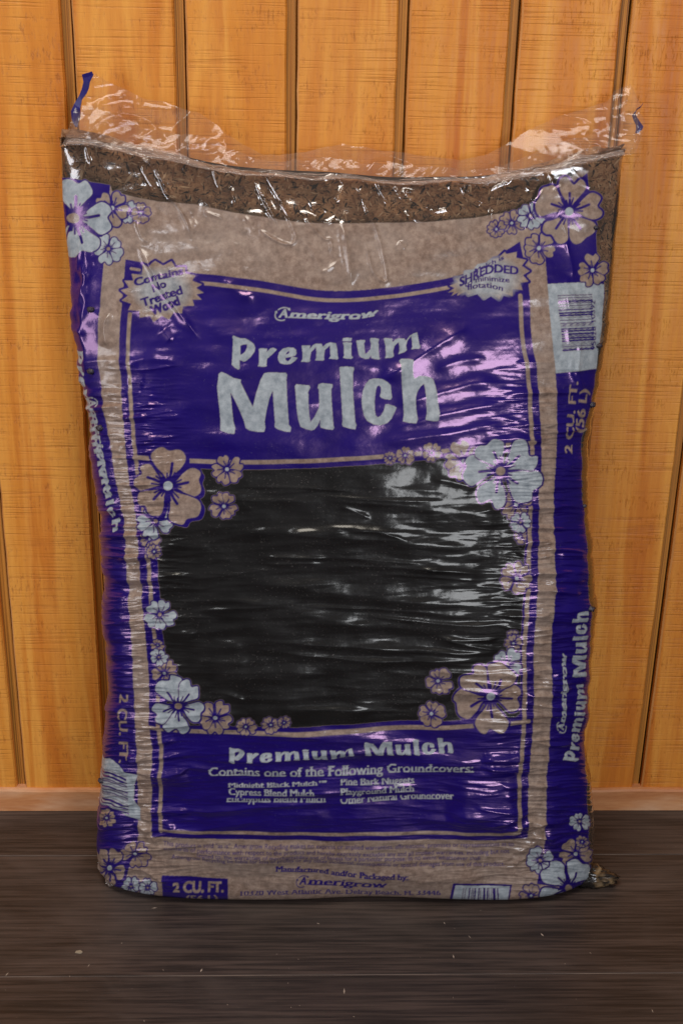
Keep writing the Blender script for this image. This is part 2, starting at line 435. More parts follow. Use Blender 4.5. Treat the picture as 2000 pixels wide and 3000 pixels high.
#BASE_END
# print lookup: image pixel where each (row, column) of the base surface projects in the camera, extended at the sides (1 pixel is about 0.33 mm)
IMG_PX = np.array([325,2553,340,2553,354,2581,391,2598,436,2608,483,2614,531,2618,579,2621,628,2623,677,2624,726,2625,775,2625,824,2624,873,2623,922,2621,971,2618,1019,2616,1068,2614,1116,2614,1165,2616,1214,2618,1263,2621,1312,2622,1360,2624,1409,2625,1457,2625,1505,2624,1552,2620,1597,2612,1639,2600,1673,2581,1688,2553,1702,2553,
273,2569,289,2569,306,2569,337,2594,382,2608,432,2618,484,2624,537,2628,591,2630,645,2632,699,2633,752,2634,806,2634,860,2633,914,2631,968,2628,1021,2625,1074,2623,1128,2624,1181,2625,1235,2628,1289,2630,1342,2632,1396,2633,1449,2633,1502,2632,1554,2629,1604,2621,1651,2610,1693,2593,1721,2568,1737,2568,1753,2568,
264,2525,280,2525,296,2525,326,2551,370,2567,421,2577,474,2583,528,2588,582,2591,637,2593,692,2594,747,2594,802,2595,857,2594,912,2593,967,2592,1022,2591,1076,2590,1131,2590,1186,2591,1240,2592,1295,2592,1349,2592,1403,2592,1457,2590,1511,2588,1563,2584,1614,2576,1662,2565,1704,2548,1729,2522,1746,2522,1762,2522,
262,2469,278,2469,295,2469,322,2495,367,2512,417,2522,470,2529,525,2534,579,2537,635,2539,690,2540,745,2541,801,2541,856,2541,911,2541,967,2541,1022,2541,1077,2541,1132,2541,1187,2540,1242,2540,1297,2539,1351,2538,1406,2537,1460,2534,1513,2531,1566,2526,1617,2519,1665,2509,1706,2492,1730,2467,1746,2467,1763,2467,
264,2413,281,2413,297,2413,324,2439,367,2456,417,2467,470,2474,525,2479,580,2482,635,2484,690,2485,746,2486,801,2486,857,2487,912,2487,968,2486,1023,2486,1078,2486,1133,2486,1189,2486,1244,2486,1298,2485,1353,2484,1408,2482,1462,2480,1515,2477,1568,2472,1619,2465,1667,2454,1707,2437,1730,2412,1746,2412,1763,2412,
267,2357,284,2357,301,2357,326,2383,368,2400,419,2410,471,2418,526,2422,581,2426,636,2428,691,2429,747,2430,803,2430,858,2430,914,2430,969,2430,1024,2430,1080,2430,1135,2430,1190,2430,1245,2430,1300,2429,1355,2428,1409,2427,1463,2424,1517,2421,1569,2416,1620,2409,1668,2398,1707,2381,1729,2356,1745,2356,1762,2356,
268,2297,285,2297,302,2297,325,2323,367,2340,417,2351,470,2358,524,2363,579,2366,634,2368,689,2370,745,2371,800,2371,856,2371,911,2371,966,2371,1022,2371,1077,2371,1132,2371,1187,2371,1242,2371,1297,2370,1352,2369,1406,2368,1460,2366,1514,2362,1566,2357,1617,2350,1664,2339,1703,2322,1722,2297,1739,2297,1756,2297,
270,2239,286,2239,303,2239,325,2264,367,2281,416,2292,468,2299,522,2304,577,2307,632,2310,687,2311,743,2312,798,2312,853,2313,908,2313,964,2313,1019,2313,1074,2313,1129,2313,1184,2313,1239,2312,1293,2312,1348,2311,1402,2309,1456,2307,1509,2304,1562,2299,1612,2292,1659,2281,1697,2264,1716,2239,1732,2239,1749,2239,
274,2179,290,2179,307,2179,329,2204,369,2221,418,2232,470,2239,524,2244,579,2247,634,2249,689,2251,744,2252,799,2252,854,2252,909,2253,964,2253,1019,2253,1074,2253,1129,2253,1184,2253,1239,2252,1293,2252,1348,2251,1402,2250,1456,2247,1509,2244,1561,2240,1611,2232,1657,2222,1695,2205,1713,2181,1729,2181,1746,2181,
280,2119,297,2119,313,2119,335,2143,376,2160,424,2170,477,2178,530,2182,585,2186,640,2188,695,2189,750,2190,805,2191,860,2191,915,2191,970,2191,1025,2191,1080,2191,1135,2191,1190,2191,1245,2191,1299,2191,1354,2190,1408,2189,1461,2187,1514,2183,1566,2179,1616,2172,1663,2161,1700,2145,1718,2121,1734,2121,1751,2121,
285,2058,302,2058,318,2058,340,2081,381,2098,430,2108,482,2115,535,2120,590,2123,645,2125,700,2126,755,2127,810,2128,866,2128,921,2128,976,2129,1031,2129,1086,2129,1141,2129,1195,2129,1250,2129,1305,2128,1359,2128,1413,2126,1467,2124,1520,2121,1572,2117,1622,2110,1668,2100,1705,2084,1723,2061,1740,2061,1756,2061,
288,1994,304,1994,321,1994,343,2017,384,2032,433,2042,485,2049,539,2053,594,2057,649,2059,704,2060,759,2061,814,2062,870,2062,925,2062,980,2063,1035,2063,1090,2063,1145,2063,1200,2063,1255,2063,1309,2062,1364,2062,1418,2061,1472,2059,1525,2056,1577,2052,1627,2045,1673,2035,1711,2020,1729,1998,1746,1998,1762,1998,
283,1931,300,1931,316,1931,340,1953,381,1968,431,1977,483,1984,537,1988,592,1991,647,1993,703,1995,758,1996,814,1996,869,1997,925,1997,980,1997,1035,1997,1090,1998,1146,1998,1201,1998,1256,1998,1310,1997,1365,1997,1419,1996,1473,1994,1527,1991,1579,1987,1629,1981,1676,1972,1714,1957,1734,1936,1750,1936,1767,1936,
276,1867,292,1867,309,1867,334,1888,377,1902,427,1911,479,1917,534,1921,589,1924,644,1926,700,1928,755,1929,811,1930,867,1930,922,1930,978,1931,1033,1931,1089,1931,1144,1931,1199,1931,1255,1931,1310,1931,1364,1930,1419,1929,1473,1928,1527,1925,1579,1921,1630,1915,1677,1907,1716,1893,1737,1873,1754,1873,1770,1873,
273,1800,289,1800,306,1800,333,1819,376,1832,426,1841,479,1847,533,1851,588,1854,643,1856,699,1858,755,1859,810,1859,866,1860,921,1860,977,1860,1032,1861,1088,1861,1143,1861,1198,1861,1254,1861,1309,1861,1364,1860,1418,1859,1472,1858,1526,1855,1578,1852,1629,1846,1676,1838,1716,1826,1739,1807,1755,1807,1772,1807,
274,1733,290,1733,307,1733,335,1751,379,1763,429,1772,481,1777,535,1781,590,1784,645,1786,700,1788,756,1789,811,1790,867,1790,922,1791,977,1791,1033,1791,1088,1792,1143,1792,1198,1792,1253,1792,1308,1792,1362,1791,1417,1790,1470,1789,1524,1786,1576,1783,1626,1778,1674,1770,1714,1759,1738,1741,1755,1741,1772,1741,
274,1665,291,1665,307,1665,337,1682,381,1693,431,1701,483,1707,537,1711,591,1713,646,1716,701,1717,756,1718,811,1719,866,1720,921,1720,976,1721,1031,1721,1086,1721,1141,1721,1196,1722,1250,1722,1305,1722,1359,1721,1413,1720,1466,1719,1519,1716,1571,1713,1621,1708,1668,1701,1709,1691,1735,1674,1752,1674,1768,1674,
274,1577,290,1577,306,1597,338,1612,382,1623,432,1630,484,1635,537,1639,591,1642,645,1644,700,1645,755,1647,809,1647,864,1648,918,1649,973,1649,1028,1649,1082,1650,1136,1650,1191,1650,1245,1650,1299,1650,1353,1650,1406,1649,1459,1647,1512,1645,1563,1642,1613,1638,1660,1631,1701,1621,1729,1607,1746,1607,1762,1607,
272,1509,288,1509,304,1527,338,1541,382,1551,431,1557,483,1562,536,1566,589,1569,643,1571,697,1573,751,1574,805,1575,859,1575,913,1576,968,1576,1022,1577,1075,1577,1129,1578,1183,1578,1237,1578,1290,1578,1344,1577,1397,1576,1449,1575,1501,1573,1552,1570,1602,1566,1649,1560,1690,1551,1720,1538,1736,1538,1752,1538,
267,1437,283,1437,299,1454,334,1467,379,1476,428,1482,479,1487,531,1490,584,1493,638,1495,691,1497,745,1498,799,1499,853,1500,906,1500,960,1501,1014,1501,1067,1502,1121,1502,1174,1502,1227,1502,1280,1502,1333,1502,1386,1501,1438,1500,1490,1498,1540,1495,1590,1491,1636,1486,1679,1478,1710,1466,1726,1450,1742,1450,
260,1367,276,1367,293,1383,330,1394,376,1402,425,1408,476,1412,528,1416,581,1418,634,1420,687,1422,741,1423,794,1424,848,1425,901,1426,955,1426,1008,1427,1061,1427,1115,1428,1168,1428,1221,1428,1274,1428,1327,1428,1379,1427,1431,1426,1482,1424,1533,1422,1582,1418,1629,1413,1672,1406,1705,1396,1722,1381,1738,1381,
253,1295,269,1295,290,1310,328,1320,375,1327,424,1333,475,1337,527,1340,580,1343,633,1345,686,1347,739,1349,793,1350,846,1351,900,1351,953,1352,1006,1353,1059,1353,1113,1354,1166,1354,1219,1354,1271,1354,1324,1354,1376,1353,1428,1352,1479,1350,1530,1348,1579,1344,1626,1340,1670,1333,1706,1324,1723,1310,1739,1310,
245,1219,261,1219,286,1232,327,1241,374,1248,424,1254,475,1258,527,1261,580,1265,633,1268,686,1270,740,1271,793,1273,846,1274,900,1275,953,1275,1007,1276,1060,1277,1113,1278,1166,1278,1219,1278,1272,1278,1325,1278,1377,1277,1429,1276,1480,1274,1531,1271,1580,1267,1628,1263,1673,1257,1711,1248,1733,1235,1749,1235,
233,1142,250,1142,279,1154,322,1163,371,1170,421,1176,473,1180,525,1184,579,1188,632,1192,686,1194,739,1197,793,1198,847,1199,901,1200,955,1201,1008,1202,1062,1204,1115,1205,1169,1205,1222,1205,1275,1205,1328,1205,1381,1204,1433,1202,1485,1199,1536,1196,1586,1192,1634,1187,1680,1181,1721,1172,1747,1161,1763,1161,
223,1064,239,1064,273,1074,318,1083,367,1091,419,1096,471,1101,524,1106,577,1111,631,1116,685,1119,739,1121,793,1123,847,1125,901,1126,955,1127,1009,1129,1063,1130,1117,1132,1171,1132,1225,1132,1278,1132,1331,1131,1384,1131,1437,1128,1489,1125,1540,1121,1591,1116,1640,1111,1687,1104,1730,1095,1761,1084,1777,1084,
217,984,233,984,271,993,318,1002,368,1010,420,1016,472,1022,525,1027,579,1034,633,1039,687,1043,741,1046,795,1049,849,1050,903,1052,957,1053,1011,1055,1065,1057,1119,1059,1173,1059,1227,1059,1280,1059,1333,1058,1386,1057,1439,1055,1491,1050,1543,1045,1594,1040,1644,1033,1692,1026,1736,1016,1771,1006,1787,1006,
214,892,230,903,271,911,319,920,370,929,421,936,474,941,527,948,581,956,635,962,689,967,742,970,796,973,850,975,904,976,958,978,1012,980,1066,983,1119,985,1173,986,1226,986,1280,985,1333,985,1386,984,1438,980,1491,975,1542,970,1594,963,1644,956,1692,947,1738,937,1776,926,1792,914,
209,808,226,817,269,824,318,834,369,844,421,852,474,858,527,865,581,874,634,882,688,887,742,891,796,895,849,897,903,898,957,900,1010,903,1064,906,1117,909,1171,910,1224,909,1277,908,1330,908,1383,907,1435,903,1488,898,1539,891,1591,883,1641,875,1691,865,1738,854,1779,843,1795,831,
199,726,221,734,266,740,316,751,367,762,420,770,472,776,526,784,579,794,633,803,686,809,740,814,793,817,847,820,900,822,954,824,1007,826,1061,830,1114,834,1167,835,1220,835,1273,834,1326,833,1378,832,1431,828,1483,822,1535,814,1586,806,1637,797,1687,786,1735,774,1778,762,1798,751,
191,644,217,651,265,656,315,667,367,679,420,687,472,694,526,703,579,714,632,724,686,731,739,736,792,740,846,743,899,744,952,746,1006,750,1059,754,1112,758,1164,759,1217,759,1270,758,1323,757,1375,756,1427,753,1479,746,1531,737,1583,728,1634,718,1685,707,1734,694,1779,682,1803,670,
185,560,216,565,265,570,316,582,369,594,421,603,474,610,527,620,581,632,634,642,687,650,740,655,794,659,847,662,900,664,953,666,1006,669,1059,674,1111,678,1164,680,1217,680,1269,678,1322,678,1374,677,1426,673,1478,666,1530,657,1582,647,1634,637,1685,625,1734,611,1782,598,1811,586,
182,478,217,483,267,488,319,500,371,513,424,521,477,529,530,539,583,552,637,563,690,570,743,575,796,580,849,583,902,585,954,587,1007,591,1060,595,1112,600,1165,602,1217,602,1270,600,1322,600,1374,599,1426,595,1478,588,1530,578,1582,569,1634,558,1685,545,1736,531,1784,518,1817,507,
172,403,223,405,276,411,329,424,383,435,435,443,488,450,541,461,593,474,646,484,698,491,750,496,802,500,854,503,906,504,958,507,1010,511,1061,516,1113,520,1165,522,1216,522,1268,521,1319,521,1371,520,1422,517,1474,510,1526,501,1578,492,1630,481,1682,470,1734,456,1786,443,1836,433], dtype=float).reshape(33, 33, 2)
def cubic_w(n_out_coord, n):
    i = np.clip(np.floor(n_out_coord).astype(int), 0, n - 2)
    t = n_out_coord - i
    w = np.stack([-0.5 * t + t**2 - 0.5 * t**3, 1 - 2.5 * t**2 + 1.5 * t**3, 0.5 * t + 2 * t**2 - 1.5 * t**3, -0.5 * t**2 + 0.5 * t**3], 1)
    W = np.zeros((len(t), n))
    for k in range(4):
        j = i - 1 + k
        lo, hi = j < 0, j > n - 1
        ok = ~(lo | hi)
        r = np.arange(len(t))
        np.add.at(W, (r[ok], j[ok]), w[ok, k])
        # linear extrapolation outside
        np.add.at(W, (r[lo], np.zeros(lo.sum(), int)), 2 * w[lo, k]); np.add.at(W, (r[lo], np.ones(lo.sum(), int)), -w[lo, k])
        np.add.at(W, (r[hi], np.full(hi.sum(), n - 1)), 2 * w[hi, k]); np.add.at(W, (r[hi], np.full(hi.sum(), n - 2)), -w[hi, k])
    return W

# ------------------------------------------------------------------ bag: the printed artwork, painted into a raster of ink weights
AX0, AY0, AW, AH = 100, 330, 1840, 2420  # raster origin and extent, in image pixels
INK = np.zeros((AH, AW, 4), np.float32)           # blue ink, white ink, black ink, clear film
PID = np.zeros((AH, AW), np.int16)                # which printed part a spot belongs to
PARTS = ['bag_film']
PARENT_OF = {}
PLABEL = {}
def part(name, parent=None, label=None):
    PARTS.append(name)
    k = len(PARTS) - 1
    if parent is not None:
        PARENT_OF[k] = parent
    if label:
        PLABEL[k] = label
    return k
BLUE, WHITE, BLACK, CLEAR, NONE = 0, 1, 2, 3, None

def box(pts, m=1):
    a = np.asarray(pts, float)
    x0, y0 = np.floor(a.min(0)).astype(int) - m
    x1, y1 = np.ceil(a.max(0)).astype(int) + m + 1
    x0, y0 = max(x0, AX0), max(y0, AY0)
    x1, y1 = min(x1, AX0 + AW), min(y1, AY0 + AH)
    return x0, y0, max(x1, x0), max(y1, y0)
def apply(mask, bx, ink, pid=None):
    x0, y0, x1, y1 = bx
    sl = (slice(y0 - AY0, y1 - AY0), slice(x0 - AX0, x1 - AX0))
    if mask.size == 0:
        return
    a = mask.astype(np.float32)[..., None]
    tgt = np.zeros(4, np.float32)
    if ink is not None:
        tgt[ink] = 1
    INK[sl] = INK[sl] * (1 - a) + tgt * a
    if pid is not None:
        PID[sl][mask > 0.5] = pid
def inside(polys, bx):
    x0, y0, x1, y1 = bx
    xx, yy = np.arange(x0, x1) + 0.5, np.arange(y0, y1) + 0.5
    m = np.zeros((len(yy), len(xx)), bool)
    if m.size == 0:
        return m
    for p in polys:
        p = np.asarray(p, float)
        q = np.roll(p, -1, 0)
        for (ax, ay), (bx_, by) in zip(p, q):
            if ay == by:
                continue
            lo, hi = (ay, by) if ay < by else (by, ay)
            r = np.where((yy >= lo) & (yy < hi))[0]
            if len(r) == 0:
                continue
            xi = ax + (yy[r] - ay) * (bx_ - ax) / (by - ay)
            m[r] ^= xx[None, :] > xi[:, None]
    return m
def fill(polys, ink, pid=None):
    if not isinstance(polys[0][0], (list, tuple, np.ndarray)):
        polys = [polys]
    bx = box(np.concatenate([np.asarray(p, float) for p in polys]))
    apply(inside(polys, bx), bx, ink, pid)
def seg_dist(pts, bx):
    x0, y0, x1, y1 = bx
    xx, yy = np.meshgrid(np.arange(x0, x1) + 0.5, np.arange(y0, y1) + 0.5)
    d = np.full(xx.shape, 1e9)
    for (ax, ay), (cx, cy) in zip(pts[:-1], pts[1:]):
        ex, ey = cx - ax, cy - ay
        t = np.clip(((xx - ax) * ex + (yy - ay) * ey) / (ex * ex + ey * ey + 1e-9), 0, 1)
        d = np.minimum(d, np.hypot(xx - ax - t * ex, yy - ay - t * ey))
    return d
def stroke(pts, w, ink, pid=None, closed=False):
    pts = [tuple(p) for p in pts]
    if closed:
        pts = pts + pts[:1]
    for i in range(0, len(pts) - 1, 6):
        sub = pts[i:i + 7]
        if len(sub) < 2:
            continue
        bx = box(sub, int(w / 2) + 3)
        if (bx[2] - bx[0]) * (bx[3] - bx[1]) == 0:
            continue
        apply(np.clip(w / 2 + 0.5 - seg_dist(sub, bx), 0, 1), bx, ink, pid)
def smooth_poly(pts, n=6, closed=True):
    p = np.asarray(pts, float)
    N = len(p)
    out = []
    for i in range(N if closed else N - 1):
        a, b, c, d = (p[(i - 1) % N], p[i], p[(i + 1) % N], p[(i + 2) % N]) if closed else (p[max(i - 1, 0)], p[i], p[i + 1], p[min(i + 2, N - 1)])
        for k in range(n):
            t = k / n
            out.append(0.5 * ((2 * b) + (-a + c) * t + (2 * a - 5 * b + 4 * c - d) * t**2 + (-a + 3 * b - 3 * c + d) * t**3))
    if not closed:
        out.append(p[-1])
    return np.array(out)
def off(pts, dx, dy=0):
    return [(x + dx, y + dy) for x, y in pts]

# ---- lettering: glyph meshes of the built-in font, rasterised, optionally given serifs
_tc = {}
def glyph_raster(text, serif=False, bold=0, H=44):
    key = (text, serif, bold)
    if key in _tc:
        return _tc[key]
    cu = bpy.data.curves.new('tmp_text', 'FONT')
    cu.body = text
    cu.resolution_u = 3
    ob = bpy.data.objects.new('tmp_text', cu)
    me = ob.to_mesh()
    me.calc_loop_triangles()
    nv = len(me.vertices)
    co = np.zeros(nv * 3); me.vertices.foreach_get('co', co); co = co.reshape(-1, 3)[:, :2]
    tri = np.zeros(len(me.loop_triangles) * 3, int); me.loop_triangles.foreach_get('vertices', tri); tri = tri.reshape(-1, 3)
    ob.to_mesh_clear()
    bpy.data.objects.remove(ob); bpy.data.curves.remove(cu)
    sc = H / 0.70                                   # cap height of the font in its own units
    co = co * sc
    x0 = co[:, 0].min(); base = int(H * 0.45)
    W = int(co[:, 0].max() - x0) + 24; HH = int(H * 1.75)
    co[:, 0] -= x0 - 12; co[:, 1] += base
    R = np.zeros((HH, W), bool)
    for t in tri:
        p = co[t]
        ax, ay = np.floor(p.min(0)).astype(int); cx, cy = np.ceil(p.max(0)).astype(int) + 1
        ax, ay = max(ax, 0), max(ay, 0); cx, cy = min(cx, W), min(cy, HH)
        if cx <= ax or cy <= ay:
            continue
        X, Y = np.meshgrid(np.arange(ax, cx) + 0.5, np.arange(ay, cy) + 0.5)
        def e(i, j):
            return (p[j, 0] - p[i, 0]) * (Y - p[i, 1]) - (p[j, 1] - p[i, 1]) * (X - p[i, 0])
        a, b, c = e(0, 1), e(1, 2), e(2, 0)
        R[ay:cy, ax:cx] |= ((a >= 0) & (b >= 0) & (c >= 0)) | ((a <= 0) & (b <= 0) & (c <= 0))
    def hd(a, k):
        o = a.copy()
        for i in range(1, k + 1):
            o[:, i:] |= a[:, :-i]; o[:, :-i] |= a[:, i:]
        return o
    def vd(a, k):
        o = a.copy()
        for i in range(1, k + 1):
            o[i:] |= a[:-i]; o[:-i] |= a[i:]
        return o
    if serif:
        thin = ~vd(~R, 1)                           # thinner horizontals, heavier stems
        stem = hd(R & ~hd(~R, 1), 2)
        R2 = thin | (stem & R) | hd(thin, 1)
        for lv in (0, int(H * 0.735), H):
            rows = slice(base + lv - 3, base + lv + 1) if lv else slice(base, base + 4)
            R2[rows] = hd(R[rows], 5)
        R = R2
    if bold:
        R = vd(hd(R, bold), max(bold - 1, 1))
    f = R.astype(np.float32)
    # width bounds
    cols = np.where(R.any(0))[0]
    res = (f, cols[0], cols[-1] + 1, base, H)
    _tc[key] = res
    return res
def put_text(text, p0, p1, h, ink, bend=(), serif=False, bold=0, shear=0.0, vclip=(-9, 9), pid=None, alpha=1.0):
    f, c0, c1, base, H = glyph_raster(text, serif, bold)
    p0, p1 = np.array(p0, float), np.array(p1, float)
    e = p1 - p0
    L = np.hypot(*e)
    up_ = np.array([e[1], -e[0]]) / L
    bm = max([abs(b[1]) for b in bend] + [0])
    pts = [p0 + up_ * 1.4 * h, p0 - up_ * 0.6 * h, p1 + up_ * 1.4 * h, p1 - up_ * 0.6 * h]
    bx = box(pts, int(bm) + 4)
    x0, y0, x1, y1 = bx
    if (x1 - x0) * (y1 - y0) == 0:
        return
    xx, yy = np.meshgrid(np.arange(x0, x1) + 0.5, np.arange(y0, y1) + 0.5)
    acc = 0
    for sx, sy in ((-.25, -.25), (.25, -.25), (-.25, .25), (.25, .25)):
        dx, dy = xx + sx - p0[0], yy + sy - p0[1]
        u = (dx * e[0] + dy * e[1]) / L**2
        v = dx * up_[0] + dy * up_[1]
        if bend:
            v = v + np.interp(u, [b[0] for b in bend], [b[1] for b in bend])
        v = v / h
        u = u - shear * v * h / L
        ci = np.round(c0 + u * (c1 - c0)).astype(int)
        ri = np.round(base + v * H).astype(int)
        ok = (ci >= 0) & (ci < f.shape[1]) & (ri >= 0) & (ri < f.shape[0]) & (v > vclip[0]) & (v < vclip[1]) & (u > -0.02) & (u < 1.02)
        acc = acc + np.where(ok, f[np.clip(ri, 0, f.shape[0] - 1), np.clip(ci, 0, f.shape[1] - 1)], 0)
    apply(acc / 4 * alpha, bx, ink, pid)

# ---- hand-cut display lettering (outlines of the big title, traced in image pixels)
K = 0.2232
Z1 = lambda L: [(620 + x * K, 960 + y * K) for x, y in L]
Z2 = lambda L: [(950 + x * K, 940 + y * K) for x, y in L]
MULCH = [
 [Z1([(95,610),(130,585),(200,615),(290,665),(385,685),(380,720),(450,860),(540,1045),(590,850),(640,690),(690,600),(740,592),(970,595),(988,620),(978,680),(985,850),(1000,1100),(1010,1270),(1040,1310),(1030,1365),(960,1358),(860,1325),(828,1300),(832,1230),(815,1000),(803,820),(760,920),(720,1080),(695,1230),(705,1310),(690,1362),(600,1360),(500,1342),(450,1310),(430,1230),(370,1080),(300,930),(250,850),(265,1000),(285,1230),(310,1310),(300,1390),(220,1382),(115,1345),(118,1230),(105,1050),(85,870),(75,780),(90,680)])],
 [Z1([(1090,770),(1110,745),(1280,760),(1290,790),(1265,840),(1268,970),(1280,1150),(1297,1240),(1350,1170),(1410,1050),(1415,960),(1405,810),(1390,790),(1400,745),(1450,730),(1578,745),(1585,770),(1566,810),(1573,960),(1588,1160),(1596,1280),(1608,1310),(1588,1335),(1500,1325),(1430,1305),(1422,1270),(1432,1190),(1390,1280),(1345,1335),(1310,1345),(1240,1330),(1165,1295),(1140,1210),(1120,1090),(1100,840)])],
 [Z2([(195,640),(200,612),(290,605),(380,615),(385,645),(370,690),(372,900),(390,1150),(405,1330),(420,1365),(405,1420),(330,1408),(245,1380),(233,1350),(240,1310),(225,1050),(205,760),(203,690)])],
 [Z2([(690,760),(760,770),(830,810),(870,850),(880,950),(888,1010),(870,1035),(800,1030),(745,1010),(730,990),(745,940),(742,870),(720,848),(690,860),(672,920),(660,1050),(658,1170),(670,1240),(700,1270),(740,1245),(780,1180),(800,1100),(830,1095),(920,1120),(945,1140),(930,1180),(880,1280),(820,1340),(730,1370),(640,1355),(560,1310),(520,1240),(500,1150),(490,1050),(505,920),(540,830),(590,775),(640,760)])],
 [Z2([(980,525),(1010,500),(1080,500),(1165,515),(1170,545),(1160,590),(1165,720),(1190,760),(1250,725),(1330,730),(1400,750),(1430,780),(1455,860),(1475,960),(1490,1100),(1505,1210),(1490,1310),(1420,1312),(1320,1295),(1340,1210),(1335,1050),(1325,900),(1308,825),(1260,865),(1215,940),(1195,1010),(1200,1150),(1220,1290),(1200,1340),(1110,1335),(1030,1315),(1045,1230),(1035,1050),(1020,850),(1005,620),(1000,565)])]]
PREMIUM = [
 [Z1([(275,125),(290,110),(330,132),(380,148),(440,147),(500,180),(550,220),(570,270),(560,320),(510,390),(450,440),(420,447),(370,425),(365,500),(372,535),(355,553),(310,530),(262,485),(270,440),(275,330),(285,160)]), Z1([(378,240),(420,225),(465,222),(468,260),(440,320),(400,355),(376,360)])],
 [Z1([(615,285),(640,277),(725,282),(728,300),(718,335),(770,280),(810,272),(855,295),(800,350),(725,415),(718,490),(722,510),(680,518),(605,508),(620,480),(625,400),(622,310)])],
 [Z1([(870,390),(885,330),(930,285),(1000,265),(1070,270),(1105,295),(1110,345),(1095,370),(1040,385),(965,398),(970,430),(1000,448),(1030,420),(1050,385),(1125,400),(1090,440),(1030,480),(960,485),(900,470),(875,430)]), Z1([(965,360),(985,330),(1015,305),(1020,330),(1000,352)])],
 [Z1([(1180,240),(1290,240),(1285,290),(1330,235),(1370,217),(1440,222),(1455,260),(1500,220),(1540,205),(1560,203),(1628,215),(1643,290),(1648,370),(1658,410),(1648,422),(1538,410),(1558,380),(1553,290),(1548,240),(1480,300),(1468,400),(1475,425),(1455,437),(1355,435),(1370,405),(1375,320),(1365,260),(1300,330),(1285,420),(1292,440),(1275,457),(1172,452),(1190,420),(1190,320)])],
 [Z2([(240,290),(300,288),(360,295),(350,330),(350,460),(372,490),(350,505),(300,502),(243,490),(258,460),(255,330)]), Z2([(235,270),(245,235),(300,228),(358,235),(350,272),(290,275)])],
 [Z2([(420,265),(530,258),(535,275),(520,300),(530,440),(560,430),(610,370),(612,300),(600,265),(605,235),(660,232),(715,245),(705,280),(708,400),(718,480),(728,500),(720,513),(660,505),(612,490),(615,450),(580,500),(540,505),(480,485),(450,450),(430,340)])],
 [Z2([(778,235),(800,230),(890,240),(890,290),(930,250),(980,233),(1050,240),(1070,270),(1120,200),(1170,172),(1213,158),(1225,220),(1240,310),(1258,345),(1240,372),(1140,375),(1155,345),(1150,270),(1140,200),(1090,260),(1070,330),(1080,390),(1050,412),(970,440),(985,400),(985,330),(975,280),(920,330),(898,400),(910,465),(890,485),(795,492),(808,460),(800,330)])]]
def put_glyphs(G, fn, ink, pid=None):
    for g in G:
        fill([[fn(x, y) for x, y in p] for p in g], ink, pid)
def to_line(x0, x1, y0, y1, slope, p0, p1, h, bend=()):
    """map traced lettering (box x0..x1, baseline y1 at x0, cap line y0) onto a new baseline"""
    p0, p1 = np.array(p0, float), np.array(p1, float)
    e = p1 - p0; L = np.hypot(*e); n_ = np.array([e[1], -e[0]]) / L
    def fn(x, y):
        u = (x - x0) / (x1 - x0)
        v = (y1 + slope * (x - x0) - y) / (y1 - y0) * h
        if bend:
            v -= np.interp(u, [b[0] for b in bend], [b[1] for b in bend])
        return tuple(p0 + e * u + n_ * v)
    return fn

# ---- the round-A brand mark with two arrows
def logo(p0, p1, h, ink, pid=None, bend=(), vclip=(-9, 9)):
    p0, p1 = np.array(p0, float), np.array(p1, float)
    e = p1 - p0; L = np.hypot(*e); ex = e / L; n_ = np.array([e[1], -e[0]]) / L
    P = lambda u, v: tuple(p0 + ex * u * h + n_ * (v * h))
    put_text('A', P(0.45, 0), P(1.62, 0), h * 1.15, ink, bold=2, shear=0.25, pid=pid, vclip=vclip)
    put_text('merigrow', p0 + ex * 1.72 * h, p1, h * 1.02, ink, bend=bend, serif=True, bold=1, shear=0.35, pid=pid, vclip=vclip)
    arc = lambda a0, a1: [P(1.0 + 0.98 * math.cos(a) + 0.25 * math.sin(a), 0.45 + 0.88 * math.sin(a)) for a in np.linspace(a0, a1, 14)]
    if vclip[0] < -5:
        w = max(h * 0.13, 2.2)
        stroke(arc(math.radians(140), math.radians(52)), w, ink, pid)
        stroke(arc(math.radians(166), math.radians(298)), w, ink, pid)
        for a, d in ((52, -1), (166, -1)):
            a = math.radians(a)
            q = np.array(arc(a, a + 0.01)[0])
            t = np.array(arc(a - 0.12, a)[0]) - q; t /= np.hypot(*t)
            nn = np.array([-t[1], t[0]])
            fill([tuple(q + t * h * .28), tuple(q + nn * h * .2 - t * h * .05), tuple(q - nn * h * .2 - t * h * .05)], ink, pid)

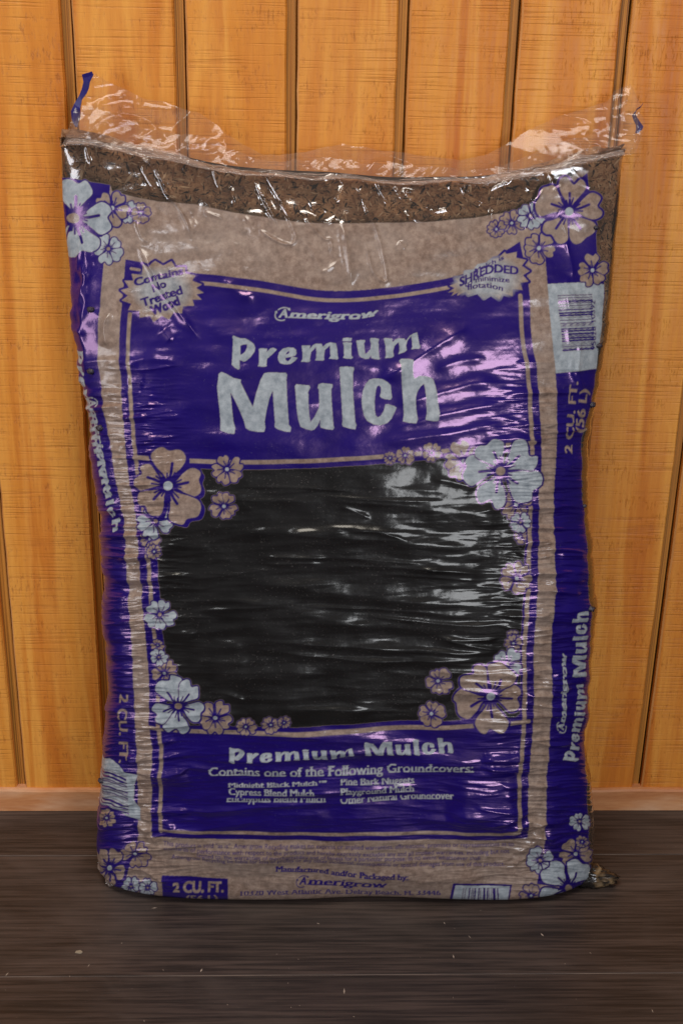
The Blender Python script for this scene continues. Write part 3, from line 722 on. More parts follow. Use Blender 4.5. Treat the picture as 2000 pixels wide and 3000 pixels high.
# ---- flowers
def flower(cx, cy, r, a0=0.0, white=False, sx=1.0, sy=1.0, ow=5.0, shadow=0, gap=0, seed=0, fold=None, drop=()):
    rr = random.Random(int(cx * 7 + cy * 13 + seed))
    pid = part('printed_flower', None, 'pale blue flower' if white else 'beige flower')
    pet = []
    for k in range(5):
        if k in drop:
            continue
        a = a0 + k * 2 * math.pi / 5 + rr.uniform(-.16, .16)
        ln = r * rr.uniform(0.84, 1.08)
        wd = ln * rr.uniform(0.40, 0.48)
        nt = rr.uniform(0.80, 0.96)
        sk = rr.uniform(-0.14, 0.14)
        prof = [(0.10, 0.0), (0.26, 0.24), (0.48, 0.66), (0.70, 1.0), (0.90, 0.84), (0.99, 0.50), (nt, 0.08 + sk), (1.0, -0.42), (0.93, -0.80), (0.74, -1.0), (0.50, -0.68), (0.28, -0.26)]
        pts = [(ln * t * rr.uniform(.97, 1.03), wd * w * rr.uniform(.92, 1.06)) for t, w in prof]
        c, s = math.cos(a), math.sin(a)
        pet.append((a, ln, smooth_poly([(cx + sx * (x * c - y * s), cy + sy * (x * s + y * c)) for x, y in pts], 4)))
    if shadow:
        for a, ln, p in pet:
            fill(p + np.array([shadow * 1.0, shadow * 0.75]), BLUE)
    for a, ln, p in pet:
        stroke(p, ow * 2, BLUE, None, closed=True)
        fill(p, BLUE, pid)
    for a, ln, p in pet:
        stroke(p, max(r * .045, 1.6) * 1.6, BLUE, pid, closed=True)
        fill(p, WHITE if white else NONE, pid)
    lw = max(r * 0.05, 1.8)
    def E(t, a):
        return (cx + sx * r * t * math.cos(a), cy + sy * r * t * math.sin(a))
    for k in range(10):
        a = a0 + k * math.pi / 5 + rr.uniform(-.1, .1)
        l = rr.uniform(.50, .62) if k % 2 == 0 else rr.uniform(.26, .34)
        stroke([E(.12, a), E(l * .6, a + .03), E(l, a - .02)], lw * (1.5 if k % 2 == 0 else 1.0), BLUE, pid)
        if k % 2 == 0:
            for d in (-.24, .24):
                stroke([E(.12, a + d), E(rr.uniform(.30, .42), a + d * 1.15)], lw * 0.9, BLUE, pid)
    cpts = lambda q: [E(q, t) for t in np.linspace(0, 2 * math.pi, 14, endpoint=False)]
    fill(cpts(.20), BLUE, pid)
    fill(cpts(.12), NONE if white else WHITE, pid)

# ---- frame lines
L2 = [(367,760),(358,892),(350,1026),(354,1106),(364,1231),(374,1319),(382,1396),(395,1472),(407,1568),(415,1683),(420,1773),(427,1838),(430,1903),(438,1980),(441,2056),(442,2133),(449,2200),(447,2280),(445,2352),(448,2446)]
R2 = [(1522,707),(1547,836),(1554,988),(1569,1077),(1577,1166),(1580,1278),(1582,1346),(1574,1441),(1578,1518),(1574,1633),(1570,1728),(1566,1790),(1561,1876),(1560,1964),(1561,2037),(1557,2171),(1550,2228),(1546,2290),(1545,2339),(1542,2400),(1543,2452)]
TOPL = [(367,760),(420,770),(547,797),(641,807),(775,825),(930,850),(1044,851),(1140,843),(1250,827),(1330,811),(1400,785),(1480,735),(1522,707)]
BOTL = [(448,2446),(540,2453),(600,2456),(906,2459),(1161,2457),(1400,2462),(1463,2463),(1543,2452)]
L3 = [(324,541),(304,767),(294,910),(287,1048),(297,1133),(306,1204),(322,1276),(330,1319),(342,1396),(359,1484),(369,1549),(374,1625),(378,1721),(380,1773),(386,1846),(390,1941),(393,2018),(400,2094),(403,2190),(406,2245),(405,2330),(406,2400),(404,2462),(380,2540),(360,2600)]
R3 = [(1571,608),(1590,690),(1598,774),(1607,899),(1620,1032),(1628,1122),(1629,1256),(1623,1365),(1618,1460),(1622,1537),(1623,1709),(1619,1769),(1612,1865),(1613,1980),(1613,2094),(1605,2228),(1598,2300),(1598,2339),(1593,2451),(1590,2500),(1570,2590)]
R4 = [(1719,506),(1725,560),(1745,650),(1752,751),(1772,830),(1768,910),(1755,1000),(1748,1080),(1735,1160),(1718,1230),(1704,1290),(1700,1376),(1703,1464),(1712,1500),(1718,1594),(1722,1728),(1726,1850),(1724,1980),(1716,2094),(1712,2228),(1714,2339),(1716,2460),(1712,2540),(1690,2600)]
BEIGE_TOP = [(100,500),(183,517),(326,545),(329,559),(400,577),(462,588),(574,597),(686,622),(815,643),(891,652),(987,654),(1121,651),(1250,650),(1384,637),(1473,622),(1545,604),(1620,570),(1690,500),(1722,500),(1750,640),(1790,800),(1770,960),(1770,1000)]
SL2, SR2, ST, SB, SL3, SR3, SR4 = [smooth_poly(q, 5, False) for q in (L2, R2, TOPL, BOTL, L3, R3, R4)]
clear_id = part('clear_film_band', None, 'clear film over brown shredded mulch')
fill([(90, 320)] + [(1940, 320), (1940, 1000)] + BEIGE_TOP[::-1], CLEAR, clear_id)
# clear strip that runs down the right edge
fill(list(SR4) + [(1940, 2600), (1940, 506)], CLEAR)
side_l = part('side_panel', None, 'dark blue side panel with white lettering along the left edge of the bag')
side_r = part('side_panel', None, 'dark blue side panel with a white barcode block')
fill([(100, 503), (183, 517), (324, 541)] + list(SL3) + [(100, 2640)], BLUE, side_l)
fill([(1571, 608), (1620, 586), (1719, 506)] + list(SR4) + list(SR3)[::-1], BLUE, side_r)
header = part('header_panel', None, 'glossy dark blue printed header panel')
window = part('window_panel', None, 'black printed panel crossed by horizontal creases')
lower = part('lower_panel', None, 'dark blue printed panel with pale serif text')
frame = list(ST) + list(SR2) + list(SB)[::-1] + list(SL2)[::-1]
fill(frame, BLUE, header)
def clip_y(line, y0, y1):
    return [p for p in line if y0 <= p[1] <= y1]
# black window
MIDT = [(400,1340),(525,1350),(709,1356),(900,1352),(1059,1343),(1200,1332),(1456,1306),(1560,1296)]
MIDB = [(440,2128),(526,2141),(700,2147),(850,2150),(1050,2143),(1200,2135),(1296,2133),(1399,2125),(1475,2120),(1545,2112)]
ST2, SB2 = smooth_poly(MIDT, 5, False), smooth_poly(MIDB, 5, False)
lw = [(x + 52, y) for x, y in clip_y(SL2, 1360, 2125)]
rw = [(x - 40, y) for x, y in clip_y(SR2, 1330, 2110)]
fill([(x, y) for x, y in ST2 if 430 < x < 1545] + [(x, y) for x, y in rw] + [(x, y) for x, y in SB2[::-1] if 470 < x < 1530] + lw[::-1], BLUE, window)
wt = [(x, y + 22) for x, y in ST2 if 450 < x < 1530]
wb_ = [(x, y - 20) for x, y in SB2[::-1] if 490 < x < 1515]
fill(wt + rw + wb_ + lw[::-1], BLACK, window)
fill([(x, y) for x, y in SB2] + clip_y(SR2, 2112, 2500) + list(SB)[::-1] + clip_y(SL2, 2130, 2500)[::-1], BLUE, lower)
# thin unprinted lines
stroke([(x + 26, y) for x, y in clip_y(SL2, 905, 2440)] , 11, NONE)
stroke([(x - 27, y) for x, y in clip_y(SR2, 862, 2440)], 12, NONE)
stroke([(x, y + 27) for x, y in ST if 545 < x < 1345], 11, NONE)
stroke(ST2, 13, NONE)
stroke(SB2, 13, NONE)
stroke([(x, y - 19) for x, y in SB if 468 < x < 1520], 10, NONE)

# ---- badges
ZB1 = lambda L: [(330 + x * .17857, 740 + y * .17857) for x, y in L]
ZB2 = lambda L: [(1310 + x * .17857, 690 + y * .17857) for x, y in L]
b1 = ZB1([(655,170),(700,135),(825,210),(965,135),(1030,240),(1190,235),(1195,340),(1360,375),(1310,460),(1470,520),(1375,575),(1500,655),(1380,680),(1465,765),(1310,765),(1340,870),(1155,880),(1145,1010),(1005,985),(925,1110),(810,1045),(675,1150),(610,1050),(445,1080),(435,965),(260,950),(305,840),(150,785),(250,705),(130,610),(265,570),(190,455),(335,455),(305,345),(480,365),(500,190),(600,250)])
b2 = ZB2([(940,265),(965,305),(1140,265),(1130,365),(1295,400),(1220,495),(1350,580),(1240,650),(1330,755),(1190,775),(1230,895),(1070,880),(1070,1000),(905,940),(850,1045),(715,945),(600,1020),(500,915),(340,970),(305,920),(155,990),(180,930),(60,995),(105,925),(10,935),(120,860),(35,825),(175,765),(125,700),(295,690),(300,605),(450,590),(510,505),(650,480),(760,385),(830,375)])
badge1 = part('starburst_badge', None, 'starburst reading Contains No Treated Wood')
badge2 = part('starburst_badge', None, 'starburst reading Mulch is shredded to minimize flotation')
for b, pid in ((b1, badge1), (b2, badge2)):
    stroke(b, 13, BLUE, pid, closed=True)
    fill(b, NONE, pid)
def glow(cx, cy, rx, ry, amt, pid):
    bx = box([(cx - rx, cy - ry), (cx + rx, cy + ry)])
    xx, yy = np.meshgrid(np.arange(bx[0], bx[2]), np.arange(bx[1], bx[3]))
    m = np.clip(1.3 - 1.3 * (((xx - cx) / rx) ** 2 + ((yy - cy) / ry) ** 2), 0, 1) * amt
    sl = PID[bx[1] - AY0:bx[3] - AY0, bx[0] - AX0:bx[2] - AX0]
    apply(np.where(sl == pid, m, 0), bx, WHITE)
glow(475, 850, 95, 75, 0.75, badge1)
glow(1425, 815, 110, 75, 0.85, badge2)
stroke(ZB1([(300, 262), (440, 285)]), 8, NONE)
put_text('Contains', ZB1([(355, 545)])[0], ZB1([(1170, 345)])[0], 22, BLUE, bold=3, shear=.08, pid=badge1)
put_text('No', ZB1([(665, 650)])[0], ZB1([(900, 560)])[0], 23, BLUE, bold=3, shear=.08, pid=badge1)
put_text('Treated', ZB1([(480, 895)])[0], ZB1([(1160, 665)])[0], 25, BLUE, bold=3, shear=.05, pid=badge1)
put_text('Wood', ZB1([(640, 1035)])[0], ZB1([(1120, 850)])[0], 27, BLUE, bold=4, shear=.05, pid=badge1)
put_text('Mulch is', ZB2([(455, 615)])[0], ZB2([(930, 390)])[0], 12, BLUE, bold=2, shear=.3, pid=badge2)
put_text('SHREDDED', ZB2([(200, 835)])[0], ZB2([(1170, 640)])[0], 24, BLUE, bend=[(0, 0), (.25, -10), (.45, -20), (.65, -19), (.85, -8), (1, 0)], bold=3, shear=.2, pid=badge2)
put_text('to minimize', ZB2([(280, 850)])[0], ZB2([(1025, 770)])[0], 16, BLUE, bend=[(0, 0), (.25, -11), (.5, -14), (.75, -6), (1, 0)], bold=2, pid=badge2)
put_text('flotation', ZB2([(320, 897)])[0], ZB2([(915, 910)])[0], 17, BLUE, bend=[(0, 0), (.3, -8), (.6, -10), (1, 0)], bold=2, pid=badge2)

# ---- title lettering
logo((806, 930), (1102, 934), 22, WHITE, part('brand_lettering', header, 'pale brand name with circled A'), bend=[(0, 0), (.55, 3), (.8, 1), (1, -10)])
put_glyphs(PREMIUM, lambda x, y: (x, y), WHITE, part('product_lettering', header, 'pale lettering reading Premium'))
put_glyphs(MULCH, lambda x, y: (x, y), WHITE, part('product_lettering', header, 'large pale lettering reading Mulch'))
low_id = part('product_lettering', lower, 'pale lettering reading Premium Mulch')
put_glyphs(PREMIUM, to_line(679, 1231, 985, 1078, -0.095, (672, 2230), (1037, 2214), 44, [(0, 5), (.3, 2), (.5, 0), (1, 0)]), WHITE, low_id)
put_glyphs(MULCH, to_line(637, 1286, 1068, 1268, -0.02, (1066, 2214), (1327, 2212), 46), WHITE, low_id)
tx = dict(serif=True, bold=0)
put_text('Contains one of the Following Groundcovers:', (612, 2271), (1387, 2262), 25, WHITE, bend=[(0, 1), (.5, 4), (.75, 0), (1, -2)], pid=lower, **tx)
put_text('Midnight Black Mulch™', (669, 2305), (958, 2294), 13, WHITE, pid=lower, vclip=(-.05, .85), **tx)
put_text('Cypress Blend Mulch', (670, 2326), (921, 2326), 19, WHITE, pid=lower, **tx)
put_text('Eucalyptus Blend Mulch', (664, 2346), (954, 2345), 20, WHITE, pid=lower, vclip=(-.4, .52), **tx)
put_text('Pine Bark Nuggets', (997, 2297), (1215, 2297), 19, WHITE, pid=lower, vclip=(-.4, .86), **tx)
put_text('Playground Mulch', (997, 2325), (1214, 2320), 19, WHITE, pid=lower, **tx)
put_text('Other Natural Groundcover', (996, 2346), (1327, 2339), 19, WHITE, bend=[(0, 3), (1, -1)], pid=lower, vclip=(-.4, .6), **tx)
# ---- small print
sm = [('This product is sold "as is". Amerigrow Recycling makes no express or implied warranties, affirmations, promises or representations as to', (480, 2473), (1504, 2484), [(0, 0), (.1, 8), (.35, 5), (.62, 2), (1, -3)], (-.4, 1.2)),
      ('standards of performance with respect to the product and hereby expressly excludes any and all implied warranties, including but not', (482, 2492), (1492, 2502), [(0, -4), (.12, 5), (.4, 3), (.7, 5), (1, 0)], (-.4, 1.2)),
      ('limited to, the warranties of merchantability and of fitness for a particular purpose. In no event whatsoever shall', (578, 2510), (1405, 2519), [(0, 0), (.3, 2), (.6, 0), (1, 0)], (-.4, .9)),
      ('Amerigrow Recycling be liable for loss of profits or any other incidental, consequential or special damages from use of this product.', (503, 2517), (1478, 2538), [(0, 0), (.15, 4), (.45, 0), (.7, 3), (1, 0)], (-.4, 1.2))]
for t, a, b, bend, vc in sm:
    put_text(t, a, b, 13, BLUE, bend=bend, vclip=vc, alpha=1.0)
put_text('Manufactured and/or Packaged by:', (807, 2556), (1197, 2573), 17, BLUE, bend=[(0, 0), (.3, -3), (.45, 3), (1, 0)], serif=True, bold=1)
logo((868, 2594), (1130, 2598), 18, BLUE)
put_text('10320 West Atlantic Ave. Delray Beach, FL 33446', (704, 2625), (1290, 2622), 14, BLUE, bend=[(0, 0), (.4, -5), (.6, -6), (1, 0)], serif=True, vclip=(-.3, .85))
# ---- size label and small barcode at the foot
size_id = part('size_label', None, 'dark blue box reading 2 CU. FT.')
fill([(475, 2566), (570, 2573), (667, 2580), (669, 2640), (478, 2640)], BLUE, size_id)
put_text('2 CU. FT.', (508, 2612), (656, 2614), 27, NONE, bold=3, pid=size_id)
put_text('(56 L)', (545, 2640), (640, 2641), 18, NONE, bold=2, pid=size_id)
def barcode(quad, ink, pid, n, seed, thick=0.6):
    """quad: corners; bars run from edge 0-1 to edge 3-2"""
    rr = random.Random(seed)
    a, b, c, d = [np.array(q, float) for q in quad]
    t = 0.0
    widths = [rr.choice([1, 1, 2, 2, 3, 4]) for _ in range(n * 2)]
    tot = sum(widths)
    for i, w in enumerate(widths):
        t0, t1 = t / tot, (t + w) / tot
        if i % 2 == 0:
            fill([tuple(a + (b - a) * t0), tuple(a + (b - a) * t1), tuple(d + (c - d) * t1), tuple(d + (c - d) * t0)], ink, pid)
        t += w
bc3 = part('barcode_label', None, 'small pale blue barcode box at the foot of the bag')
fill([(1326, 2588), (1499, 2593), (1488, 2645), (1314, 2645)], BLUE, bc3)
fill([(1333, 2594), (1492, 2598), (1484, 2645), (1322, 2645)], WHITE, bc3)
barcode([(1356, 2601), (1460, 2603), (1462, 2640), (1350, 2640)], BLUE, bc3, 14, 4)
# ---- barcode block on the right side panel
bc1 = part('barcode_label', side_r, 'white barcode block on the right side panel')
fill([(1602, 832), (1697, 827), (1772, 832), (1766, 930), (1757, 1000), (1748, 1080), (1700, 1087), (1627, 1094), (1613, 980)], WHITE, bc1)
barcode([(1630, 865), (1646, 1032), (1741, 1026), (1735, 861)], BLUE, bc1, 27, 9)
put_text('95628 10392', (1745, 1026), (1743, 880), 13, BLUE, bold=1, pid=bc1)
# ---- barcode block low on the left side
bc2 = part('barcode_label', side_l, 'creased pale barcode block low on the left side')
fill([(230, 2215), (322, 2222), (350, 2240), (372, 2262), (408, 2268), (395, 2300), (393, 2340), (412, 2372), (414, 2405), (370, 2390), (320, 2360), (230, 2340)], WHITE, bc2)
barcode([(235, 2225), (240, 2345), (378, 2392), (374, 2275)], BLUE, bc2, 17, 21)
# ---- lettering along the sides
put_text('2 CU. FT.', (1672, 1330), (1690, 1118), 22, NONE, bold=2, pid=side_r)
put_text('(56 L)', (1707, 1268), (1722, 1140), 24, NONE, bold=2, pid=side_r)
logo((1652, 2150), (1657, 1918), 16, WHITE, side_r)
r_lo = lambda a, b: to_line(*a, *b)
put_glyphs(PREMIUM, to_line(679, 1231, 985, 1078, -0.095, (1690, 2232), (1712, 2005), 44), WHITE, side_r)
put_glyphs(MULCH, to_line(637, 1286, 1068, 1268, -0.02, (1716, 1985), (1722, 1790), 48), WHITE, side_r)
put_glyphs(PREMIUM, to_line(679, 1231, 985, 1078, -0.095, (222, 1032), (286, 1330), 25), WHITE, side_l)
put_glyphs(MULCH, to_line(637, 1286, 1068, 1268, -0.02, (290, 1350), (334, 1560), 25), WHITE, side_l)
logo((262, 1165), (322, 1450), 15, WHITE, side_l)
put_text('2 CU. FT.', (352, 2035), (352, 2235), 26, NONE, bold=2, pid=side_l)

# ---- flowers: centre, radius, rotation, colour
FL = [
 (376,622,33,.3,1), (413,624,28,.9,0), (329,609,54,.2,0), (317,729,44,.5,1),
 (1498,652,36,.2,0), (1453,670,28,.6,0), (1553,630,44,.1,1), (1578,727,48,.4,0), (1737,791,46,.9,0),
 (665,1376,46,.6,0), (657,1483,43,.3,0), (441,1579,30,.2,0), (456,1615,23,.6,0),
 (1358,1353,60,.7,0), (1263,1327,30,.3,0), (1186,1335,28,.9,0), (1142,1343,20,.4,0),
 (1523,1573,20,.3,0), (1511,1694,46,.2,0),
 (470,1799,44,.2,1), (462,1892,19,.5,0), (483,1972,38,.4,0),
 (720,2129,30,.3,0), (793,2122,27,.6,0), (832,2114,20,.2,0), (632,2101,54,.3,0),
 (1500,1860,18,.3,0), (1502,1884,26,.8,0), (1282,1995,40,.5,0), (1263,2093,42,.9,0),
 (397,2501,42,.4,0), (317,2396,26,.8,0), (384,2597,26,.3,1), (433,2602,27,.9,1),
 (1683,2500,44,.3,0), (1694,2406,28,.7,1), (1700,2464,18,.2,0), (1554,2625,32,.6,0)]
for cx, cy, r, a0, wh in FL:
    flower(cx, cy, r, a0, bool(wh), ow=max(3.2, r * .085), shadow=(4 if 1330 < cy < 2130 and r > 34 else 0))
flower(459, 1526, 52, .5, True, ow=4.5)
flower(465, 1928, 25, .3, True, ow=3.2)
flower(1510, 1477, 44, .9, False, ow=4)
flower(1523, 1531, 29, .2, True, ow=3.5)
flower(1484, 1946, 46, .3, True, ow=4)
flower(217, 640, 128, -.1, True, ow=5)
flower(1666, 619, 102, -.25, False, ow=7, sx=.95)
flower(494, 1423, 112, -.15, False, ow=6, shadow=12)
flower(1464, 1381, 112, .55, True, ow=5, shadow=4)
flower(524, 2066, 88, .35, True, ow=5, shadow=5)
flower(1434, 2037, 104, .2, False, ow=6, shadow=6)
flower(324, 2544, 62, .3, False, ow=4, sx=.8)
flower(1582, 2523, 44, .6, True, ow=4)
flower(1662, 2601, 84, .15, True, ow=5)

# soften to the pitch of the surface mesh
def blur(a, axis):
    return (np.roll(a, 1, axis) + 2 * a + np.roll(a, -1, axis)) / 4
INK = blur(blur(INK, 0), 1)
def sample_ink(px, py):
    x = np.clip(px - AX0 - 0.5, 0, AW - 1.001); y = np.clip(py - AY0 - 0.5, 0, AH - 1.001)
    xi, yi = x.astype(int), y.astype(int)
    xf, yf = (x - xi)[..., None], (y - yi)[..., None]
    return ((INK[yi, xi] * (1 - xf) + INK[yi, xi + 1] * xf) * (1 - yf) + (INK[yi + 1, xi] * (1 - xf) + INK[yi + 1, xi + 1] * xf) * yf)
def sample_pid(px, py):
    return PID[np.clip((py - AY0).astype(int), 0, AH - 1), np.clip((px - AX0).astype(int), 0, AW - 1)]
# ------------------------------------------------------------------ bag: film surface with its creases
NR, NCF, NCB = 1130, 840, 60
zr, ins = row_params(NR)
s_all = np.concatenate([np.linspace(0, 1, NCF), np.linspace(1, 2, NCB)[1:-1]])
B = base_surface(zr, ins, s_all)                       # (NR, NC, 3)
NC = B.shape[1]
gz = np.arange(NR) / (NR - 1) * 32
WR = cubic_w(gz, 33)
WS = cubic_w(np.linspace(0, 1, NCF) * 32, 33)
PX = WR @ IMG_PX[:, :, 0] @ WS.T
PY = WR @ IMG_PX[:, :, 1] @ WS.T

def loop_normals(P):
    ds = np.roll(P, -1, 1) - np.roll(P, 1, 1)
    dt = np.zeros_like(P)
    dt[1:-1] = P[2:] - P[:-2]; dt[0] = P[1] - P[0]; dt[-1] = P[-1] - P[-2]
    n_ = np.cross(ds, dt)
    n_ /= np.linalg.norm(n_, axis=2, keepdims=True) + 1e-12
    return n_
NB = loop_normals(B)

H = np.zeros((NR, NCF))                                # height of the film over the base surface, in millimetres
rowmin, rowmax = PY.min(1), PY.max(1)
def fold(A, w, pts, sharp=0.35, taper=0.25, asym=0.0):
    """ridge along a polyline (image pixels); A mm high, w pixels half width"""
    p = smooth_poly(pts, 4, False)
    m = 4.5 * w
    rows = np.where((rowmax > p[:, 1].min() - m) & (rowmin < p[:, 1].max() + m))[0]
    if len(rows) == 0:
        return
    r0, r1 = rows[0], rows[-1] + 1
    xs = PX[r0:r1]
    cols = np.where((xs.max(0) > p[:, 0].min() - m) & (xs.min(0) < p[:, 0].max() + m))[0]
    if len(cols) == 0:
        return
    c0, c1 = cols[0], cols[-1] + 1
    X, Y = PX[r0:r1, c0:c1], PY[r0:r1, c0:c1]
    L = np.concatenate([[0], np.cumsum(np.hypot(*np.diff(p, axis=0).T))])
    best = np.full(X.shape, 1e9); tt = np.zeros(X.shape); sd = np.zeros(X.shape)
    for i in range(len(p) - 1):
        ax, ay = p[i]; ex, ey = p[i + 1] - p[i]
        t = np.clip(((X - ax) * ex + (Y - ay) * ey) / (ex * ex + ey * ey + 1e-9), 0, 1)
        dx, dy = X - ax - t * ex, Y - ay - t * ey
        d = dx * dx + dy * dy
        k = d < best
        best = np.where(k, d, best)
        tt = np.where(k, (L[i] + t * (L[i + 1] - L[i])) / L[-1], tt)
        sd = np.where(k, np.sign(ex * dy - ey * dx), sd)
    d = np.sqrt(best)
    end = sstep(tt, 0, taper) * sstep(1 - tt, 0, taper)
    ww = w * (0.55 + 0.45 * end) * (1 + asym * sd)
    H[r0:r1, c0:c1] += A * end * np.exp(-(np.sqrt(d * d + (sharp * w) ** 2) - sharp * w) / ww)

def ZZ(x0, y0, k):
    return lambda L: [(x0 + x * k, y0 + y * k) for x, y in L]
zA, zBq, zC, zW, zI, zH, zD, zG = ZZ(150, 180, .4464), ZZ(700, 380, .3827), ZZ(1250, 220, .4464), ZZ(400, 1300, .7653), ZZ(1150, 2250, .4464), ZZ(250, 2200, .4464), ZZ(150, 740, .4464), ZZ(1200, 1750, .3827)
# drape creases of the clear top
for A, w, p in [
 (2.6, 9, zA([(540,590),(690,710),(760,870),(830,950),(900,1080),(930,1200)])), (1.6, 6, zA([(1060,660),(1090,800),(1130,860)])),
 (2.0, 8, zA([(1330,770),(1420,950),(1500,1080)])), (1.8, 7, zA([(1370,690),(1470,850),(1540,980),(1600,1090)])),
 (2.0, 9, zA([(560,1040),(600,1160),(650,1190)])), (3.4, 15, zD([(540,-60),(600,0),(700,180),(800,330),(920,500),(990,590)])),
 (1.6, 6, zA([(590,680),(640,780),(690,850)])), (1.2, 6, zA([(230,560),(265,680)])), (1.3, 7, zA([(890,560),(1000,760)])),
 (1.8, 7, zBq([(140,380),(240,620),(320,760)])), (1.5, 7, zBq([(340,620),(430,790),(410,880),(290,860),(150,770)])),
 (1.5, 7, zBq([(480,650),(640,830),(700,850),(720,960),(770,990)])), (3.0, 14, zBq([(770,690),(805,800),(820,900),(850,1100),(860,1220)])),
 (1.9, 8, zBq([(900,440),(970,590),(1040,740),(1090,920),(1130,1160),(1030,1100),(960,850)])), (2.0, 8, zBq([(1040,370),(1120,530),(1250,640),(1430,720)])),
 (1.7, 7, zBq([(1170,400),(1290,560),(1400,660)])), (1.6, 7, zBq([(1250,440),(1400,570),(1480,610)])), (1.6, 6, zBq([(640,400),(720,340),(800,285)])),
 (1.8, 7, zBq([(735,560),(780,470),(810,420)])), (1.4, 6, zBq([(550,560),(620,600),(680,630)])), (1.4, 6, zBq([(440,620),(560,660),(680,715),(740,640)])),
 (1.7, 8, zC([(150,690),(290,790),(400,850)])), (1.6, 7, zC([(0,690),(130,700),(260,900)])), (1.3, 7, zC([(390,770),(470,720),(560,690)])), (1.4, 7, zC([(680,770),(710,820),(770,740)])),
 (1.4, 8, zC([(0,880),(80,890),(160,870)])), (1.2, 7, zC([(820,760),(900,720)])), (1.5, 9, zBq([(60,0),(100,300)])),
 (1.3, 8, zA([(1000,980),(1130,1030)])), (1.2, 8, zA([(1360,1100),(1500,1200),(1568,1205)])), (1.2, 10, zBq([(430,810),(560,930),(640,1090),(780,990)])),
 (1.0, 9, zBq([(1220,850),(1270,920)])), (2.4, 14, zD([(385,390),(360,500),(370,640)]))]:
    fold(A * (1.2 if w > 12 else 0.85), w * (0.9 if w > 12 else 0.62), p, sharp=0.25)
# header panel
for A, w, p in [
 (3.4, 22, [(1100,1120),(1135,1105),(1200,1065),(1270,1020),(1380,955)]), (2.6, 20, [(1140,1195),(1290,1150),(1400,1122),(1490,1128)]),
 (2.4, 18, [(1140,1262),(1300,1212),(1500,1178)]), (2.6, 20, [(1080,1296),(1300,1272),(1520,1225)]), (1.6, 16, [(1270,1090),(1340,1060),(1430,1050)]),
 (1.4, 10, zD([(720,495),(800,590)])), (1.6, 12, zD([(1130,170),(1250,280),(1350,270)])), (1.2, 16, [(720,1155),(860,1185),(960,1180)]),
 (1.6, 14, zD([(480,770),(620,700),(900,740)])), (1.4, 12, zD([(450,980),(560,960),(700,990)])), (1.6, 8, zD([(500,1250),(640,1230),(690,1210)])), (1.8, 8, zD([(400,1300),(560,1310),(700,1310)])),
 (1.5, 10, zD([(460,1070),(560,1090),(640,1080)])), (1.4, 30, [(600,1000),(900,985),(1150,960)]), (1.6, 34, [(430,1200),(640,1290),(900,1300)]), (1.2, 10, zD([(500,860),(560,850),(620,860)]))]:
    fold(A, w, p)
# the black window
for A, w, p in [
 (3.4, 26, zW([(300,345),(620,345),(800,355),(1000,380),(1180,398),(1330,430),(1480,455)])), (3.0, 24, zW([(280,505),(420,515),(600,550),(800,580),(1000,600),(1200,615),(1400,625),(1500,610)])),
 (2.8, 22, zW([(300,595),(560,625),(700,660),(850,690),(1000,700),(1200,712),(1470,715)])), (2.4, 9, zW([(860,655),(1000,670),(1230,690),(1480,680)])),
 (2.2, 12, zW([(440,745),(700,770),(1000,785),(1400,805)])), (2.4, 10, zW([(440,785),(800,825),(1000,832),(1400,825)])), (2.4, 8, zW([(1140,735),(1280,750),(1400,738)])), (2.4, 8, zW([(1140,735),(1270,770),(1420,795)])),
 (1.6, 12, zW([(230,830),(330,836),(440,832)])), (1.8, 16, zW([(250,880),(450,872),(600,875),(760,890)])), (1.5, 6, zW([(470,432),(600,437),(760,440)])), (1.5, 6, zW([(480,462),(600,460),(720,460)])),
 (2.0, 18, zW([(370,940),(450,970),(700,965),(900,960),(1120,935)])), (1.4, 7, zW([(270,948),(350,955),(430,985)])), (1.8, 14, zW([(1080,480),(1240,490),(1340,520)])), (2.0, 14, zW([(1150,545),(1330,545),(1430,560)])),
 (1.0, 8, zW([(770,235),(840,260),(900,290)])), (2.2, 14, zW([(1120,135),(1210,148),(1310,172)])), (2.6, 10, zW([(1100,868),(1230,875),(1540,893)])), (2.2, 9, zW([(1180,905),(1300,910),(1470,930)])), (2.2, 12, zW([(1160,935),(1300,945),(1440,955)])),
 (1.8, 22, zW([(650,925),(1000,900),(1190,868)])), (1.6, 30, zW([(200,170),(500,230),(900,230),(1200,250)])), (2.0, 26, zW([(1050,260),(1200,250),(1400,300)])), (1.6, 18, zW([(80,400),(200,395),(300,410)])),
 (1.4, 14, zW([(240,730),(330,760),(420,770)])), (2.0, 16, zW([(60,700),(130,715),(240,730)])), (1.8, 26, zW([(150,1010),(600,1020),(1000,1010)])), (1.5, 14, zW([(700,440),(900,445),(1180,470)])), (1.3, 12, zW([(560,350),(700,330),(820,345)]))]:
    fold(A, w, p, asym=0.2)
hl = H.copy()
